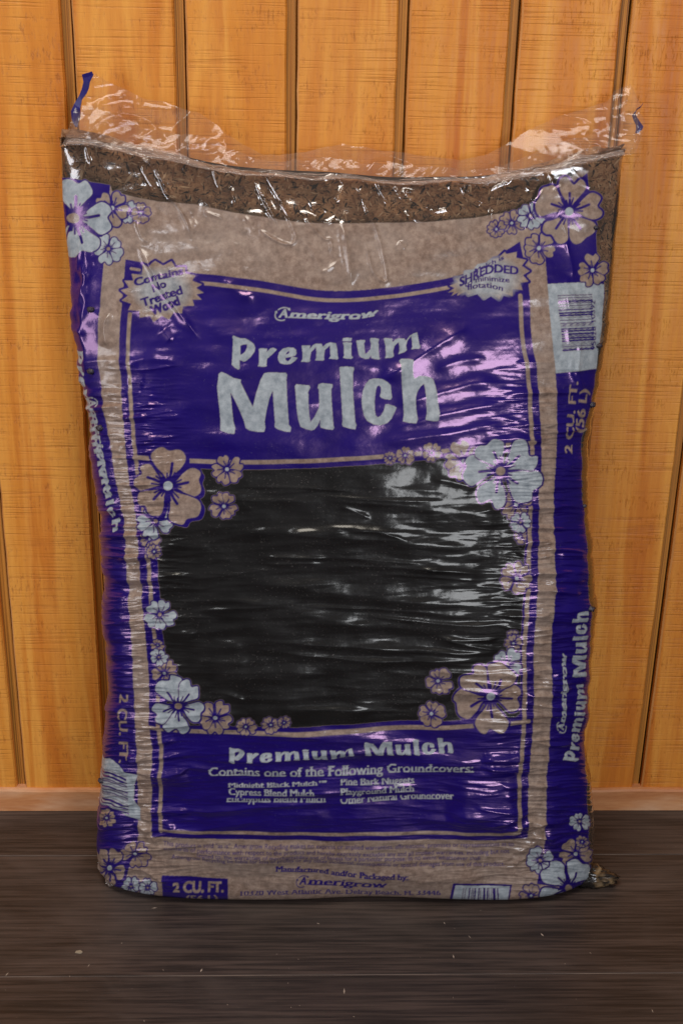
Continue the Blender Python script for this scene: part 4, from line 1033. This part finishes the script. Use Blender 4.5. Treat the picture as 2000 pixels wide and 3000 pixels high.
# lower panel, foot
for A, w, p in [
 (2.2, 12, [(560,2222),(760,2230),(1000,2205),(1340,2215)]), (2.2, 10, [(430,2262),(520,2262),(560,2245)]), (2.6, 11, [(1405,2235),(1440,2222),(1550,2212)]), (2.4, 9, [(1400,2240),(1470,2252),(1580,2245)]),
 (1.8, 10, [(600,2330),(700,2338),(960,2318),(1300,2300)]), (2.2, 10, [(480,2378),(620,2372),(800,2358),(1000,2345)]), (2.4, 16, [(1310,2328),(1420,2320),(1540,2328)]), (5.0, 30, [(1300,2392),(1430,2380),(1550,2368)]),
 (2.0, 9, [(1400,2420),(1480,2398),(1560,2370)]), (2.0, 8, [(1440,2440),(1500,2420),(1570,2392)]), (2.0, 8, [(1470,2460),(1540,2430),(1600,2400)]), (1.8, 8, [(1500,2505),(1545,2480),(1575,2460)]), (1.6, 7, [(1500,2532),(1545,2510)]),
 (2.2, 9, [(400,2260),(470,2268),(560,2248)]), (2.0, 8, [(400,2368),(470,2374),(570,2380)]), (2.4, 9, [(410,2395),(470,2405),(520,2428)]), (2.4, 12, [(390,2410),(440,2440),(470,2478)]), (1.6, 8, [(420,2550),(520,2600),(620,2625)]), (1.6, 8, [(400,2540),(470,2575),(560,2590)]),
 (1.5, 14, [(500,2490),(800,2500),(1100,2490)]), (1.5, 14, [(480,2510),(900,2512),(1300,2525)]), (1.4, 18, [(1000,2590),(1150,2560),(1330,2540)]), (1.6, 18, [(1100,2605),(1250,2580),(1450,2560)]), (1.5, 20, [(600,2310),(900,2290),(1200,2270)]), (1.8, 30, [(500,2420),(900,2400),(1300,2410)])]:
    fold(A, w, p)
H = hl + 1.35 * (H - hl)
# pinches where the side seams bunch up, and loose horizontal creases between them
rf = random.Random(5)
def lerp_line(L, y):
    return float(np.interp(y, [q[1] for q in L], [q[0] for q in L]))
for i in range(230):
    y = rf.uniform(1060, 2520)
    left_side = rf.random() < 0.52
    edge = lerp_line(L2, y) if left_side else lerp_line(R2, y)
    sg = 1 if left_side else -1
    x0 = edge - sg * rf.uniform(20, 150)
    ln = rf.uniform(70, 260)
    k = 0.6 + 0.4 * (y > 1500)
    fold(rf.uniform(0.8, 2.2) * k, rf.uniform(4.0, 9), [(x0, y), (x0 + sg * ln * .5, y + rf.uniform(-9, 9)), (x0 + sg * ln, y + rf.uniform(-16, 16))])
for i in range(110):
    y = rf.uniform(1420, 2500)
    x0 = rf.uniform(420, 1300); ln = rf.uniform(150, 480)
    dy = 14 * math.sin((x0 + ln / 2 - 800) / 400)
    fold(rf.uniform(0.4, 1.3), rf.uniform(5, 14), [(x0, y), (x0 + ln / 2, y + dy + rf.uniform(-8, 8)), (x0 + ln, y + 2 * dy + rf.uniform(-10, 10))])
for i in range(46):
    x0 = rf.uniform(250, 1750); y0 = rf.uniform(430, 640)
    ln = rf.uniform(40, 130); a = math.radians(rf.uniform(45, 80) if x0 < 1300 else rf.uniform(20, 120))
    fold(rf.uniform(0.3, 0.8), rf.uniform(3, 4.5), [(x0, y0), (x0 + ln * .5 * math.cos(a) + rf.uniform(-8, 8), y0 + ln * .5 * math.sin(a)), (x0 + ln * math.cos(a), y0 + ln * math.sin(a))])
for i in range(26):
    y = rf.uniform(650, 1060)
    left_side = rf.random() < 0.6
    x0 = lerp_line(L3, y) - 70 if left_side else lerp_line(R3, y) + 60
    fold(rf.uniform(0.6, 1.6), rf.uniform(6, 12), [(x0, y), (x0 + rf.uniform(-10, 25), y + rf.uniform(40, 80)), (x0 + rf.uniform(0, 40), y + rf.uniform(90, 170))])
# slack, lumps of mulch pressing through, fine crinkle
low = sstep(PY, 1250, 1700)
H += 2.6 * fbm(PX / 330, PY / 210, 1, 3)
H += 1.5 * (0.25 + 0.65 * low) * (1 - 0.3 * sstep(PY, 2130, 2220)) * fbm(PX / 330 + 9, PY / 52 + 0.0012 * PX, 2, 2)
H += 0.32 * (0.2 + 0.8 * low) * fbm(PX / 120 + 3, PY / 24, 3, 2)
H += 0.12 * fbm(PX / 44, PY / 36, 4, 2)
H += 0.025 * fbm(PX / 11, PY / 9, 5, 2)
# fine puckers beside the seams and across the lower third
side_m = np.maximum(np.exp(-((PX - 400) / 130) ** 2), np.exp(-((PX - 1585) / 130) ** 2))
puck = (1 - np.abs(gnoise(PX / 150 + 0.7, PY / 19 + 0.0011 * PX, 41))) ** 3 + 0.6 * (1 - np.abs(gnoise(PX / 90, PY / 10, 43))) ** 3
H += puck * (0.85 * side_m * sstep(PY, 1000, 1250) + 0.26 * sstep(PY, 2100, 2300) + 0.12 * low)
# lumpy seams
edge_d = np.minimum(np.arange(NCF), NCF - 1 - np.arange(NCF))[None, :] / NCF
H += np.exp(-edge_d / 0.05) * (2.6 * gnoise(PY / 46, np.sign(PX - 1000) * 3.3 + PX * 0, 7) + 1.3 * gnoise(PY / 17, PX * 0 + 5.5 + np.sign(PX - 1000), 8)) * sstep(PY, 700, 1150)
H *= sstep(edge_d, 0.0, 0.012) * 0.85 + 0.15
H *= sstep(2640 - PY, 0, 70) * 0.8 + 0.2
gr = np.arange(NR)[:, None]
H *= sstep(gr, 4, 45)
top_w = sstep(900 - PY, 0, 250)
H += top_w * (np.maximum(H, -0.8 + 0.25 * H) - H)
D = np.zeros((NR, NC)); D[:, :NCF] = H
D[:, NCF:] = np.linspace(0, 1, NC - NCF)[None, :] * H[:, :1] + np.linspace(1, 0, NC - NCF)[None, :] * H[:, -1:]
P = B + NB * (D * 0.001)[..., None]
P[:, :, 2] = np.maximum(P[:, :, 2], 0.0006)
P[:, :, 1] = np.minimum(P[:, :, 1], -0.0052)
NV = loop_normals(P)

# ------------------------------------------------------------------ bag: materials
def film_material():
    n = NT('printed_polythene_film')
    at = n.n('Attribute', attribute_name='ink')
    sep = n.n('SeparateColor')
    n.t.links.new(at.outputs['Color'], sep.inputs[0])
    fb, fw, fk, fc = sep.outputs[0], sep.outputs[1], sep.outputs[2], at.outputs['Alpha']
    mott = n.noise(n.coords((150, 150, 150)), 1.0, 4, 0.65)
    blotch = n.noise(n.coords((26, 26, 26)), 1.0, 3, 0.55)
    fibre = n.noise(n.coords((420, 420, 300)), 1.0, 3, 0.7)
    beige = n.ramp(mott, [(0.30, srgb(108, 88, 77)), (0.5, srgb(136, 114, 101)), (0.72, srgb(162, 141, 127))])
    beige = n.mix(n.ramp(blotch, [(0.35, 0.0), (0.7, 0.45)]), beige, srgb(150, 136, 127))
    beige = n.mix(n.ramp(fibre, [(0.60, 0.0), (0.72, 0.4)]), beige, srgb(92, 70, 58))
    white = n.ramp(mott, [(0.3, srgb(128, 136, 144)), (0.7, srgb(168, 175, 181))])
    blue = n.ramp(blotch, [(0.3, srgb(9, 1, 90)), (0.7, srgb(12, 2, 102))])
    black = n.ramp(blotch, [(0.3, srgb(22, 21, 22)), (0.7, srgb(32, 31, 32))])
    # scuffed, dusty film
    dust = n.noise(n.coords((520, 520, 520)), 1.0, 3, 0.7)
    dmask = n.noise(n.coords((20, 20, 20)), 1.0, 4, 0.65)
    df = n.math('MULTIPLY', n.ramp(dust, [(0.60, 0.0), (0.74, 1.0)]), n.ramp(dmask, [(0.42, 0.05), (0.68, 1.0)]))
    c = n.mix(fb, beige, blue)
    c = n.mix(fw, c, white)
    c = n.mix(fk, c, black)
    c = n.mix(n.math('MULTIPLY', df, n.math('ADD', 0.14, n.math('MULTIPLY', fk, 0.16))), c, srgb(168, 160, 156))
    # bronzing: blue ink reflects pinkish, film reflects white
    tint = n.mix(fb, (1, 1, 1, 1), (1.0, 0.60, 0.88, 1))
    tint = n.mix(fk, tint, (1.0, 1.0, 0.96, 1))
    crinkle = n.noise(n.coords((260, 260, 260)), 1.0, 3, 0.6)
    bmp = n.bump(crinkle, 0.10, 0.0005)
    spec = n.math('SUBTRACT', n.math('ADD', 0.40, n.math('MULTIPLY', fb, 0.40)), n.math('ADD', n.math('MULTIPLY', fw, 0.34), n.math('MULTIPLY', fk, 0.08)), clamp=True)
    sharp = n.bsdf(Specular_IOR_Level=spec, Base_Color=c, Roughness=n.math('ADD', 0.155, n.math('MULTIPLY', df, 0.2)), IOR=1.6, Specular_Tint=tint, Normal=bmp)
    broad = n.bsdf(Specular_IOR_Level=spec, Base_Color=c, Roughness=0.36, IOR=1.6, Specular_Tint=tint, Normal=bmp)
    om = n.n('MixShader'); om.inputs[0].default_value = 0.32; n.set(om.inputs[1], sharp); n.set(om.inputs[2], broad)
    opaque = om.outputs[0]
    tr = n.n('BsdfTransparent'); tr.inputs[0].default_value = (0.95, 0.94, 0.93, 1)
    hz = n.n('BsdfDiffuse'); hz.inputs[0].default_value = srgb(190, 178, 168)
    m0 = n.n('MixShader'); m0.inputs[0].default_value = 0.04; n.set(m0.inputs[1], tr.outputs[0]); n.set(m0.inputs[2], hz.outputs[0])
    gl = n.n('BsdfGlossy'); gl.inputs['Roughness'].default_value = 0.10; n.set(gl.inputs['Normal'], bmp)
    fr = n.n('Fresnel'); fr.inputs[0].default_value = 1.6; n.set(fr.inputs['Normal'], bmp)
    mx = n.n('MixShader'); n.set(mx.inputs[0], n.math('MULTIPLY', fr.outputs[0], 2.4, True)); n.set(mx.inputs[1], m0.outputs[0]); n.set(mx.inputs[2], gl.outputs[0])
    fin = n.n('MixShader'); n.set(fin.inputs[0], fc); n.set(fin.inputs[1], opaque); n.set(fin.inputs[2], mx.outputs[0])
    return n.done(fin.outputs[0])
def clear_film_material(name, haze, gloss):
    n = NT(name)
    crinkle = n.noise(n.coords((90, 90, 90)), 1.0, 4, 0.65)
    bmp = n.bump(crinkle, 0.15, 0.0012)
    dirt = n.ramp(n.noise(n.coords((300, 300, 300)), 1.0, 3, 0.7), [(0.62, 0.0), (0.74, 0.55)])
    tr = n.n('BsdfTransparent'); tr.inputs[0].default_value = (0.97, 0.955, 0.94, 1)
    hz = n.n('BsdfDiffuse'); n.set(hz.inputs[0], n.mix(dirt, srgb(226, 206, 196), srgb(70, 48, 36)))
    tl = n.n('BsdfTranslucent'); tl.inputs[0].default_value = srgb(226, 206, 196)
    m1 = n.n('MixShader'); m1.inputs[0].default_value = 0.35; n.set(m1.inputs[1], hz.outputs[0]); n.set(m1.inputs[2], tl.outputs[0])
    lw_ = n.n('LayerWeight'); lw_.inputs[0].default_value = 0.5
    hf = n.math('ADD', n.math('ADD', haze, n.math('MULTIPLY', dirt, 0.45)), n.math('MULTIPLY', n.math('POWER', lw_.outputs['Facing'], 3.0), 0.6), clamp=True)
    m0 = n.n('MixShader'); n.set(m0.inputs[0], hf); n.set(m0.inputs[1], tr.outputs[0]); n.set(m0.inputs[2], m1.outputs[0])
    gl = n.n('BsdfGlossy'); gl.inputs['Roughness'].default_value = 0.09; n.set(gl.inputs['Normal'], bmp)
    fr = n.n('Fresnel'); fr.inputs[0].default_value = 1.6; n.set(fr.inputs['Normal'], bmp)
    mx = n.n('MixShader'); n.set(mx.inputs[0], n.math('MULTIPLY', fr.outputs[0], gloss, True)); n.set(mx.inputs[1], m0.outputs[0]); n.set(mx.inputs[2], gl.outputs[0])
    return n.done(mx.outputs[0])
def mulch_material():
    n = NT('shredded_mulch')
    a = n.noise(n.coords((120, 120, 200)), 1.0, 5, 0.7, 0.6)
    b = n.noise(n.coords((30, 30, 30)), 1.0, 3, 0.6)
    f = n.noise(n.coords((260, 260, 420)), 1.0, 3, 0.7)
    c = n.ramp(a, [(0.30, srgb(104, 66, 44)), (0.45, srgb(182, 130, 90)), (0.60, srgb(212, 164, 120)), (0.75, srgb(152, 104, 70))])
    c = n.mix(n.ramp(b, [(0.42, 0.0), (0.62, 0.65)]), c, srgb(122, 82, 56))
    c = n.mix(n.ramp(f, [(0.58, 0.0), (0.68, 0.55)]), c, srgb(38, 26, 22))
    return n.done(n.bsdf(Base_Color=c, Roughness=0.85, Normal=n.bump(a, 0.8, 0.004)))
def sliver_material():
    n = NT('bark_slivers')
    at = n.n('Attribute', attribute_name='ink')
    return n.done(n.bsdf(Base_Color=at.outputs['Color'], Roughness=0.8))
M_FILM, M_CLEAR, M_MULCH, M_SLIVER = film_material(), clear_film_material('clear_torn_film', 0.08, 0.45), mulch_material(), sliver_material()
M_HEM = clear_film_material('milky_crinkled_film', 0.30, 0.7)
n = NT('dark_blue_film')
M_BLUE = n.done(n.bsdf(Base_Color=srgb(26, 14, 96), Roughness=0.3, Specular_IOR_Level=0.5))
n = NT('dark_knot')
M_KNOT = n.done(n.bsdf(Base_Color=n.ramp(n.noise(n.coords((600, 600, 600)), 1.0, 3, 0.6), [(0.35, srgb(30, 26, 36)), (0.7, srgb(70, 62, 74))]), Roughness=0.4, Normal=n.bump(n.noise(n.coords((900, 900, 300)), 1.0, 2, 0.6), 0.8, 0.001)))

# ------------------------------------------------------------------ bag: one mesh for every printed part of the film
bag = empty('mulch_bag', (0.055, -0.09, 0), 'full plastic bag of mulch with dark blue and black printed front and flowers', 'mulch bag')
bag_inv = Vector((-0.055, 0.09, 0.0))
def localise(V):
    return V - np.array([0.055, -0.09, 0.0])
ink_v = np.zeros((NR, NC, 4), np.float32)
ink_v[:, :NCF] = sample_ink(PX, PY)
pid_c = np.zeros((NR - 1, NC), np.int16)
pcx = (PX[:-1, :-1] + PX[1:, 1:]) / 2; pcy = (PY[:-1, :-1] + PY[1:, 1:]) / 2
pid_c[:, :NCF - 1] = sample_pid(pcx, pcy)
idx = np.arange(NR * NC).reshape(NR, NC)
nxt = np.roll(idx, -1, 1)
FACES = np.stack([idx[:-1], nxt[:-1], nxt[1:], idx[1:]], -1).reshape(-1, 4)
PIDF = pid_c.reshape(-1)
VALL = localise(P.reshape(-1, 3)); CALL = ink_v.reshape(-1, 4); NALL = NV.reshape(-1, 3)
made = {}
order = np.argsort(PIDF, kind='stable')
cuts = np.searchsorted(PIDF[order], np.arange(len(PARTS) + 1))
for k in range(len(PARTS)):
    sel = order[cuts[k]:cuts[k + 1]]
    if len(sel) < 12:
        continue
    F = FACES[sel]
    u, inv = np.unique(F, return_inverse=True)
    ob = fast_mesh(PARTS[k], VALL[u], inv.reshape(F.shape), M_FILM, None, True, CALL[u], NALL[u])
    ob.parent = made[PARENT_OF[k]] if PARENT_OF.get(k) in made else bag
    if k in PLABEL:
        ob['label'] = PLABEL[k]
    made[k] = ob

# ------------------------------------------------------------------ bag: the mulch behind the clear film
mr = np.where(zr > 0.57)[0][::3]
mc = np.concatenate([np.arange(0, NCF, 3), np.arange(NCF, NC, 3)])
MB = B[np.ix_(mr, mc)]; MN = NB[np.ix_(mr, mc)]
u_, v_ = np.meshgrid(np.arange(MB.shape[1]), np.arange(MB.shape[0]))
clr = np.ones(MB.shape[:2]); nf_ = len(np.arange(0, NCF, 3))
clr[:, :nf_] = ink_v[np.ix_(mr, mc[:nf_])][..., 3]
for _ in range(6):
    clr = np.minimum(clr, (clr + np.roll(clr, 1, 1) + np.roll(clr, -1, 1) + np.roll(clr, 1, 0) + np.roll(clr, -1, 0)) / 5)
MH = -0.0036 + 0.0014 * fbm(u_ / 9.0, v_ / 7.0, 21, 3, 0.6) - 0.011 * (1 - clr)
MP = MB + MN * MH[..., None]
nr_, nc_ = MP.shape[:2]
ii = np.arange(nr_ * nc_).reshape(nr_, nc_)
FM = np.stack([ii[:-1], np.roll(ii, -1, 1)[:-1], np.roll(ii, -1, 1)[1:], ii[1:]], -1).reshape(-1, 4)
mulch = fast_mesh('mulch_fill', localise(MP.reshape(-1, 3)), FM, M_MULCH, bag)
mulch['kind'] = 'stuff'
# bark slivers pressed against the film
rs = np.random.default_rng(3)
NSL = 15000
ri = rs.integers(2, nr_ - 2, NSL); ci = rs.integers(2, int(NCF / 3) - 2, NSL)
keep = clr[ri, ci] > 0.6
ri, ci = ri[keep], ci[keep]; NSL = len(ri)
cen = MP[ri, ci] + MN[ri, ci] * rs.uniform(-0.0002, 0.0009, (NSL, 1))
nn = MN[ri, ci]
tx_ = MP[ri, ci + 1] - MP[ri, ci - 1]; tx_ /= np.linalg.norm(tx_, axis=1, keepdims=True)
ty_ = np.cross(nn, tx_)
an = rs.uniform(0, np.pi, (NSL, 1))
da = tx_ * np.cos(an) + ty_ * np.sin(an); db = np.cross(nn, da)
ln_ = rs.gamma(1.4, 0.00092, (NSL, 1)) + 0.0005; wd_ = ln_ * rs.uniform(0.08, 0.26, (NSL, 1)) + 0.0001
hh = rs.uniform(0.0002, 0.0007, (NSL, 1))
SV = np.stack([cen - da * ln_, cen - db * wd_, cen + da * ln_, cen + db * wd_, cen + nn * hh + da * ln_ * 0.2], 1).reshape(-1, 3)
k5 = (np.arange(NSL) * 5)[:, None]
SF = np.concatenate([k5 + np.array([[0, 1, 4]]), k5 + np.array([[1, 2, 4]]), k5 + np.array([[2, 3, 4]]), k5 + np.array([[3, 0, 4]])], 0)
pal = np.array([srgb(26, 18, 16), srgb(36, 25, 20), srgb(60, 40, 30), srgb(138, 94, 64), srgb(192, 146, 106), srgb(222, 182, 140), srgb(20, 16, 18)])
cc = pal[rs.choice(7, NSL, p=[.16, .14, .14, .18, .18, .12, .08])].repeat(5, 0)
sl = fast_mesh('bark_slivers', localise(SV), SF, M_SLIVER, bag, False, cc)
sl['kind'] = 'stuff'

# ------------------------------------------------------------------ bag: slack torn neck above the fill
TOPX = [-.1893, -.1816, -.1607, -.1376, -.1239, -.0888, -.0711, -.0633, -.0474, -.0315, -.0154, .0087, .0247, .0447, .0649, .0892, .1094, .1298, .1543, .1783, .2018, .225, .2443, .2601, .2875, .2925, .3079, .3128, .3181]
TOPZ = [.8033, .802, .792, .782, .7808, .7702, .7599, .7524, .7431, .7356, .734, .7383, .7424, .7447, .7424, .7397, .7381, .7358, .7331, .7394, .7515, .7654, .7753, .7794, .7876, .7971, .8031, .7956, .7843]
def neck_sheet(name, y_bot, y_top, hfrac, seed, label, jag=0.0, lean=0.0):
    nu, nv = 360, 60
    u = np.linspace(0, 1, nu)[None, :]; v = np.linspace(0, 1, nv)[:, None]
    xb = -0.2085 + u * 0.510
    xt = -0.1893 + u * 0.5074
    zb = spline(FILLX, FILLZ, xb) - 0.006
    zt = np.interp(xt, TOPX, TOPZ)
    zt = zb + (zt - zb) * hfrac(u)
    zt = zt + jag * fbm(u * 34, u * 0 + seed, seed, 3)
    x = xb + (xt - xb) * np.where(u > 0.5, v ** (1 - 0.62 * sstep(u, .75, 1)), v); z = zb + (zt - zb) * v
    x = np.broadcast_to(x, (nv, nu)).copy(); z = np.broadcast_to(z, (nv, nu)).copy()
    y = y_bot + (y_top - y_bot) * v ** 0.8 + 0 * u
    hgt = (zt - zb)
    amp = np.clip(hgt / 0.03, 0.25, 1)
    r = 1 - np.abs(fbm(x * 10 + z * 15, z * 19 - x * 9, seed + 1, 1))
    y = y - (0.008 * r ** 3 - 0.003) * amp
    y += 0.0030 * fbm(x * 9 + 3, z * 30, seed + 5, 2) * amp
    y -= 0.0016 * (1 - np.abs(fbm(x * 34 + z * 40, z * 52 - x * 20, seed + 7, 2))) ** 4 * (0.3 + np.clip(fbm(x * 8, z * 9, seed + 11, 1), 0, 1) * 2)
    z += 0.0014 * fbm(x * 40, z * 30, seed + 9, 2) * v
    y = np.minimum(y, -0.002)
    Q = np.stack([x, y, z], -1)
    ob = grid_mesh(name, localise(Q), M_CLEAR, bag)
    ob['label'] = label
    return ob
neck_sheet('torn_film_neck', -0.046, -0.016, lambda u: 1 + 0 * u, 31, 'clear crinkled film neck standing above the mulch')
neck_sheet('film_fold', -0.052, -0.036, lambda u: np.interp(u, [0, .06, .14, .22, .35, .5, .62, .75, .9, 1.0], [.55, .52, .45, .62, .8, .55, .7, .5, .55, .7]), 47, 'slack fold of clear film lying over the neck', jag=0.002)
# wrinkled hem where the two films meet, just over the mulch
def hem():
    nu, nv = 420, 22
    u = np.linspace(0, 1, nu)[None, :]; v = np.linspace(-0.2, 1, nv)[:, None]
    x = -0.2035 + u * 0.501
    z0 = spline(FILLX, FILLZ, x) + 0.0022 * fbm(x * 16, x * 0 + 7.5, 67, 2)
    hw = np.interp(u, [0, .1, .3, .42, .6, .8, .92, 1], [.0015, .006, .004, .0025, .0025, .004, .005, .0015]) + 0.0016 * fbm(u * 22, u * 0 + 2.5, 65, 2)
    r = fbm(x * 30, v * 2.0 + 0 * x, 61, 3)
    z = z0 - 0.0035 + v * hw * (1 + 0.5 * fbm(x * 45, x * 0 + v * 1.2, 69, 2)) + 0.0014 * r
    y = -0.0555 + 0.008 * v + -0.0026 * (1 - np.abs(fbm(x * 24 + v * 0.8, v * 3.4 + x * 14, 63, 2))) ** 2 + 0 * x
    return grid_mesh('film_hem', localise(np.stack([np.broadcast_to(x, z.shape), y, z], -1)), M_HEM, bag)
hem()
# blue printed edges left on the torn corners
def ribbon(name, pts, mat, label, thick=0.0006):
    """pts: (x, y, z, half width, direction angle)"""
    p = np.array(pts, float)
    rr = np.random.default_rng(len(pts))
    V = []
    for x, y, z, w, a in p:
        w = w * 1.6
        dx, dz = math.cos(a) * w, math.sin(a) * w
        V += [(x - dx, y, z - dz), (x + dx, y - 0.0012, z + dz), (x + dx, y + thick, z + dz), (x - dx, y + thick, z - dz)]
    F = []
    for i in range(len(p) - 1):
        for j in range(4):
            F.append((i * 4 + j, i * 4 + (j + 1) % 4, (i + 1) * 4 + (j + 1) % 4, (i + 1) * 4 + j))
    F += [(0, 3, 2, 1), tuple(len(p) * 4 - 4 + j for j in range(4))]
    ob = new_mesh(name, localise(np.array(V)), F, mat, bag)
    ob['label'] = label
    return ob
ribbon('torn_edge', [(-.1872, -.026, .8035, .0030, .3), (-.1862, -.026, .8005, .0032, .3), (-.1875, -.027, .7960, .0019, .1), (-.1892, -.027, .7900, .0020, .1), (-.1915, -.028, .7850, .0022, .25), (-.1960, -.028, .7790, .0026, .5), (-.1985, -.029, .7720, .0028, .3), (-.1985, -.029, .7650, .0026, .2), (-.1988, -.029, .7600, .0014, .2), (-.1985, -.029, .7570, .0006, .2)], M_BLUE, 'ragged dark blue strip on the left torn corner of the neck')
ribbon('torn_edge', [(.3185, -.022, .7865, .0007, 1.2), (.3165, -.023, .7838, .0009, 1.0), (.3130, -.023, .7815, .0008, 1.1), (.3105, -.024, .7772, .0010, .6), (.3125, -.024, .7735, .0012, .9), (.3155, -.025, .7690, .0014, .6), (.3172, -.025, .7655, .0022, .5), (.3165, -.025, .7630, .0020, .4), (.3150, -.025, .7608, .0006, .3)], M_BLUE, 'ragged dark blue strip on the right torn corner of the neck')

# ------------------------------------------------------------------ bag: corners and vent knots
def crumple(name, ctr, axes, seed, mat, label, amp=0.25, nu=40, nv=26, pinch=None):
    th = np.linspace(0, 2 * np.pi, nu, endpoint=False)[None, :]; ph = np.linspace(0.02, np.pi - 0.02, nv)[:, None]
    d = np.stack([np.sin(ph) * np.cos(th), np.sin(ph) * np.sin(th), np.cos(ph) + 0 * th], -1)
    r = 1 + amp * fbm(d[..., 0] * 2.2 + seed, d[..., 2] * 2.6 + d[..., 1] * 1.7, seed, 4, 0.6)
    Q = d * r[..., None]
    if pinch is not None:
        Q = pinch(Q)
    Q = Q @ np.array(axes) + np.array(ctr)
    Q[..., 2] = np.maximum(Q[..., 2], 0.0008)
    i_ = np.arange(nu * nv).reshape(nv, nu)
    j_ = np.roll(i_, -1, 1)
    F = np.stack([i_[:-1], i_[1:], j_[1:], j_[:-1]], -1).reshape(-1, 4)
    ob = fast_mesh(name, localise(Q.reshape(-1, 3)), F, mat, bag)
    if label:
        ob['label'] = label
    return ob
def ear_material():
    n = NT('creased_film_over_soil')
    a = n.noise(n.coords((62, 62, 62)), 1.0, 2, 0.5, 0.6)
    c = n.ramp(a, [(0.40, srgb(20, 18, 17)), (0.55, srgb(46, 39, 34)), (0.66, srgb(120, 98, 70)), (0.78, srgb(160, 142, 120))])
    return n.done(n.bsdf(Base_Color=c, Roughness=0.2, Specular_IOR_Level=0.7, Normal=n.bump(a, 0.7, 0.003)))
M_EAR = ear_material()
crumple('corner_ear', (.325, -.135, .010), [(.023, -.005, .001), (.004, .011, 0), (-.008, 0, .0125)], 71, M_EAR, 'crumpled dark corner of the bag lying on the floor', 0.30,
        pinch=lambda Q: Q * np.stack([1 + 0 * Q[..., 0], np.clip(1.15 - 0.55 * Q[..., 0], .2, 2), np.clip(1.1 - 0.55 * Q[..., 0], .2, 2)], -1))
for kx, ky, r in [(270, 909, .0042), (268, 1088, .0044), (296, 1252, .0046), (1754, 1012, .0040), (1732, 1184, .0044), (1745, 668, .0034), (1708, 1483, .0028), (1722, 1782, .0046), (306, 2285, .0046)]:
    q = np.argmin((PX - kx) ** 2 + (PY - ky) ** 2)
    ctr = P[:, :NCF].reshape(-1, 3)[q] + NV[:, :NCF].reshape(-1, 3)[q] * r * 0.1
    crumple('vent_knot', ctr, [(r * .85, 0, 0), (0, r * .7, 0), (0, 0, r * .6)], (kx * 3 + ky) % 400, M_KNOT, None, 0.3, 14, 10)
# seal fringe of clear film at the lower left corner
def fringe():
    nu, nv = 26, 120
    u = np.linspace(0, 1, nu)[None, :]; v = np.linspace(0, 1, nv)[:, None]
    wd = np.interp(v, [0, .1, .3, .6, .85, 1.0], [.016, .009, .009, .011, .015, .012]) + 0.0016 * fbm(v * 14, v * 0 + 3, 81, 3)
    x = np.interp(v, [0, .2, .5, .8, 1.0], [-.190, -.1925, -.193, -.189, -.178]) - u * wd
    z = np.interp(v, [0, 1.0], [0.002, 0.075]) [::-1] + 0 * u + 0.002 * fbm(u * 3, v * 10, 83, 2)
    y = np.interp(v, [0, .5, 1], [-.085, -.105, -.140]) + 0 * u + 0.004 * fbm(u * 2.5 + 5, v * 12, 85, 3)
    z = np.maximum(z, 0.0008)
    ob = grid_mesh('seal_fringe', localise(np.stack([x, y, z], -1)), M_HEM, bag)
    ob['label'] = 'clear film fringe along the lower left seam'
fringe()
# ------------------------------------------------------------------ small litter on the floor
rd = np.random.default_rng(8)
ND = 60
cx_, cy_ = rd.uniform(-.45, .55, ND), rd.uniform(-.42, -.17, ND)
rr_ = rd.gamma(1.5, 0.00016, ND) + 0.00018
ang = rd.uniform(0, 6.28, ND); asp = rd.uniform(1, 5, ND) ** 1.2
DV = []
for k in range(ND):
    ca, sa = math.cos(ang[k]), math.sin(ang[k])
    for ux, uy, uz in ((1, 0, 0), (0, 1, 0), (-1, 0, 0), (0, -1, 0), (0, 0, 1)):
        lx, ly = ux * rr_[k] * asp[k], uy * rr_[k]
        DV.append((cx_[k] + lx * ca - ly * sa, cy_[k] + lx * sa + ly * ca, 0.00005 + uz * rr_[k] * 0.7))
kk = (np.arange(ND) * 5)[:, None]
DF = np.concatenate([kk + np.array([[0, 1, 4]]), kk + np.array([[1, 2, 4]]), kk + np.array([[2, 3, 4]]), kk + np.array([[3, 0, 4]])], 0)
n = NT('floor_dust')
dust = fast_mesh('floor_dust', np.array(DV), DF, n.done(n.bsdf(Base_Color=srgb(160, 144, 130), Roughness=0.8)), floor, False)
dust['kind'] = 'stuff'
n = NT('pale_chip')
M_CHIP = n.done(n.bsdf(Base_Color=srgb(150, 136, 116), Roughness=0.7))
lit = [(-.205, -.237, .0035, 'small pale chip lying on the dark floor plank'), ]
for x, y, r, lab in lit:
    th = np.linspace(0, 2 * np.pi, 9, endpoint=False)
    rad = r * np.array([1, .8, .9, .7, 1.1, 1.2, .7, .8, .95])
    V = [(x + a * math.cos(t), y + a * .8 * math.sin(t), 0.0001) for a, t in zip(rad, th)] + [(x + a * .9 * math.cos(t), y + a * .72 * math.sin(t), 0.0009) for a, t in zip(rad, th)]
    F = [tuple(range(9, 18))] + [(i, (i + 1) % 9, 9 + (i + 1) % 9, 9 + i) for i in range(9)]
    o = new_mesh('wood_chip', V, F, M_CHIP)
    o['label'] = lab; o['category'] = 'wood chip'
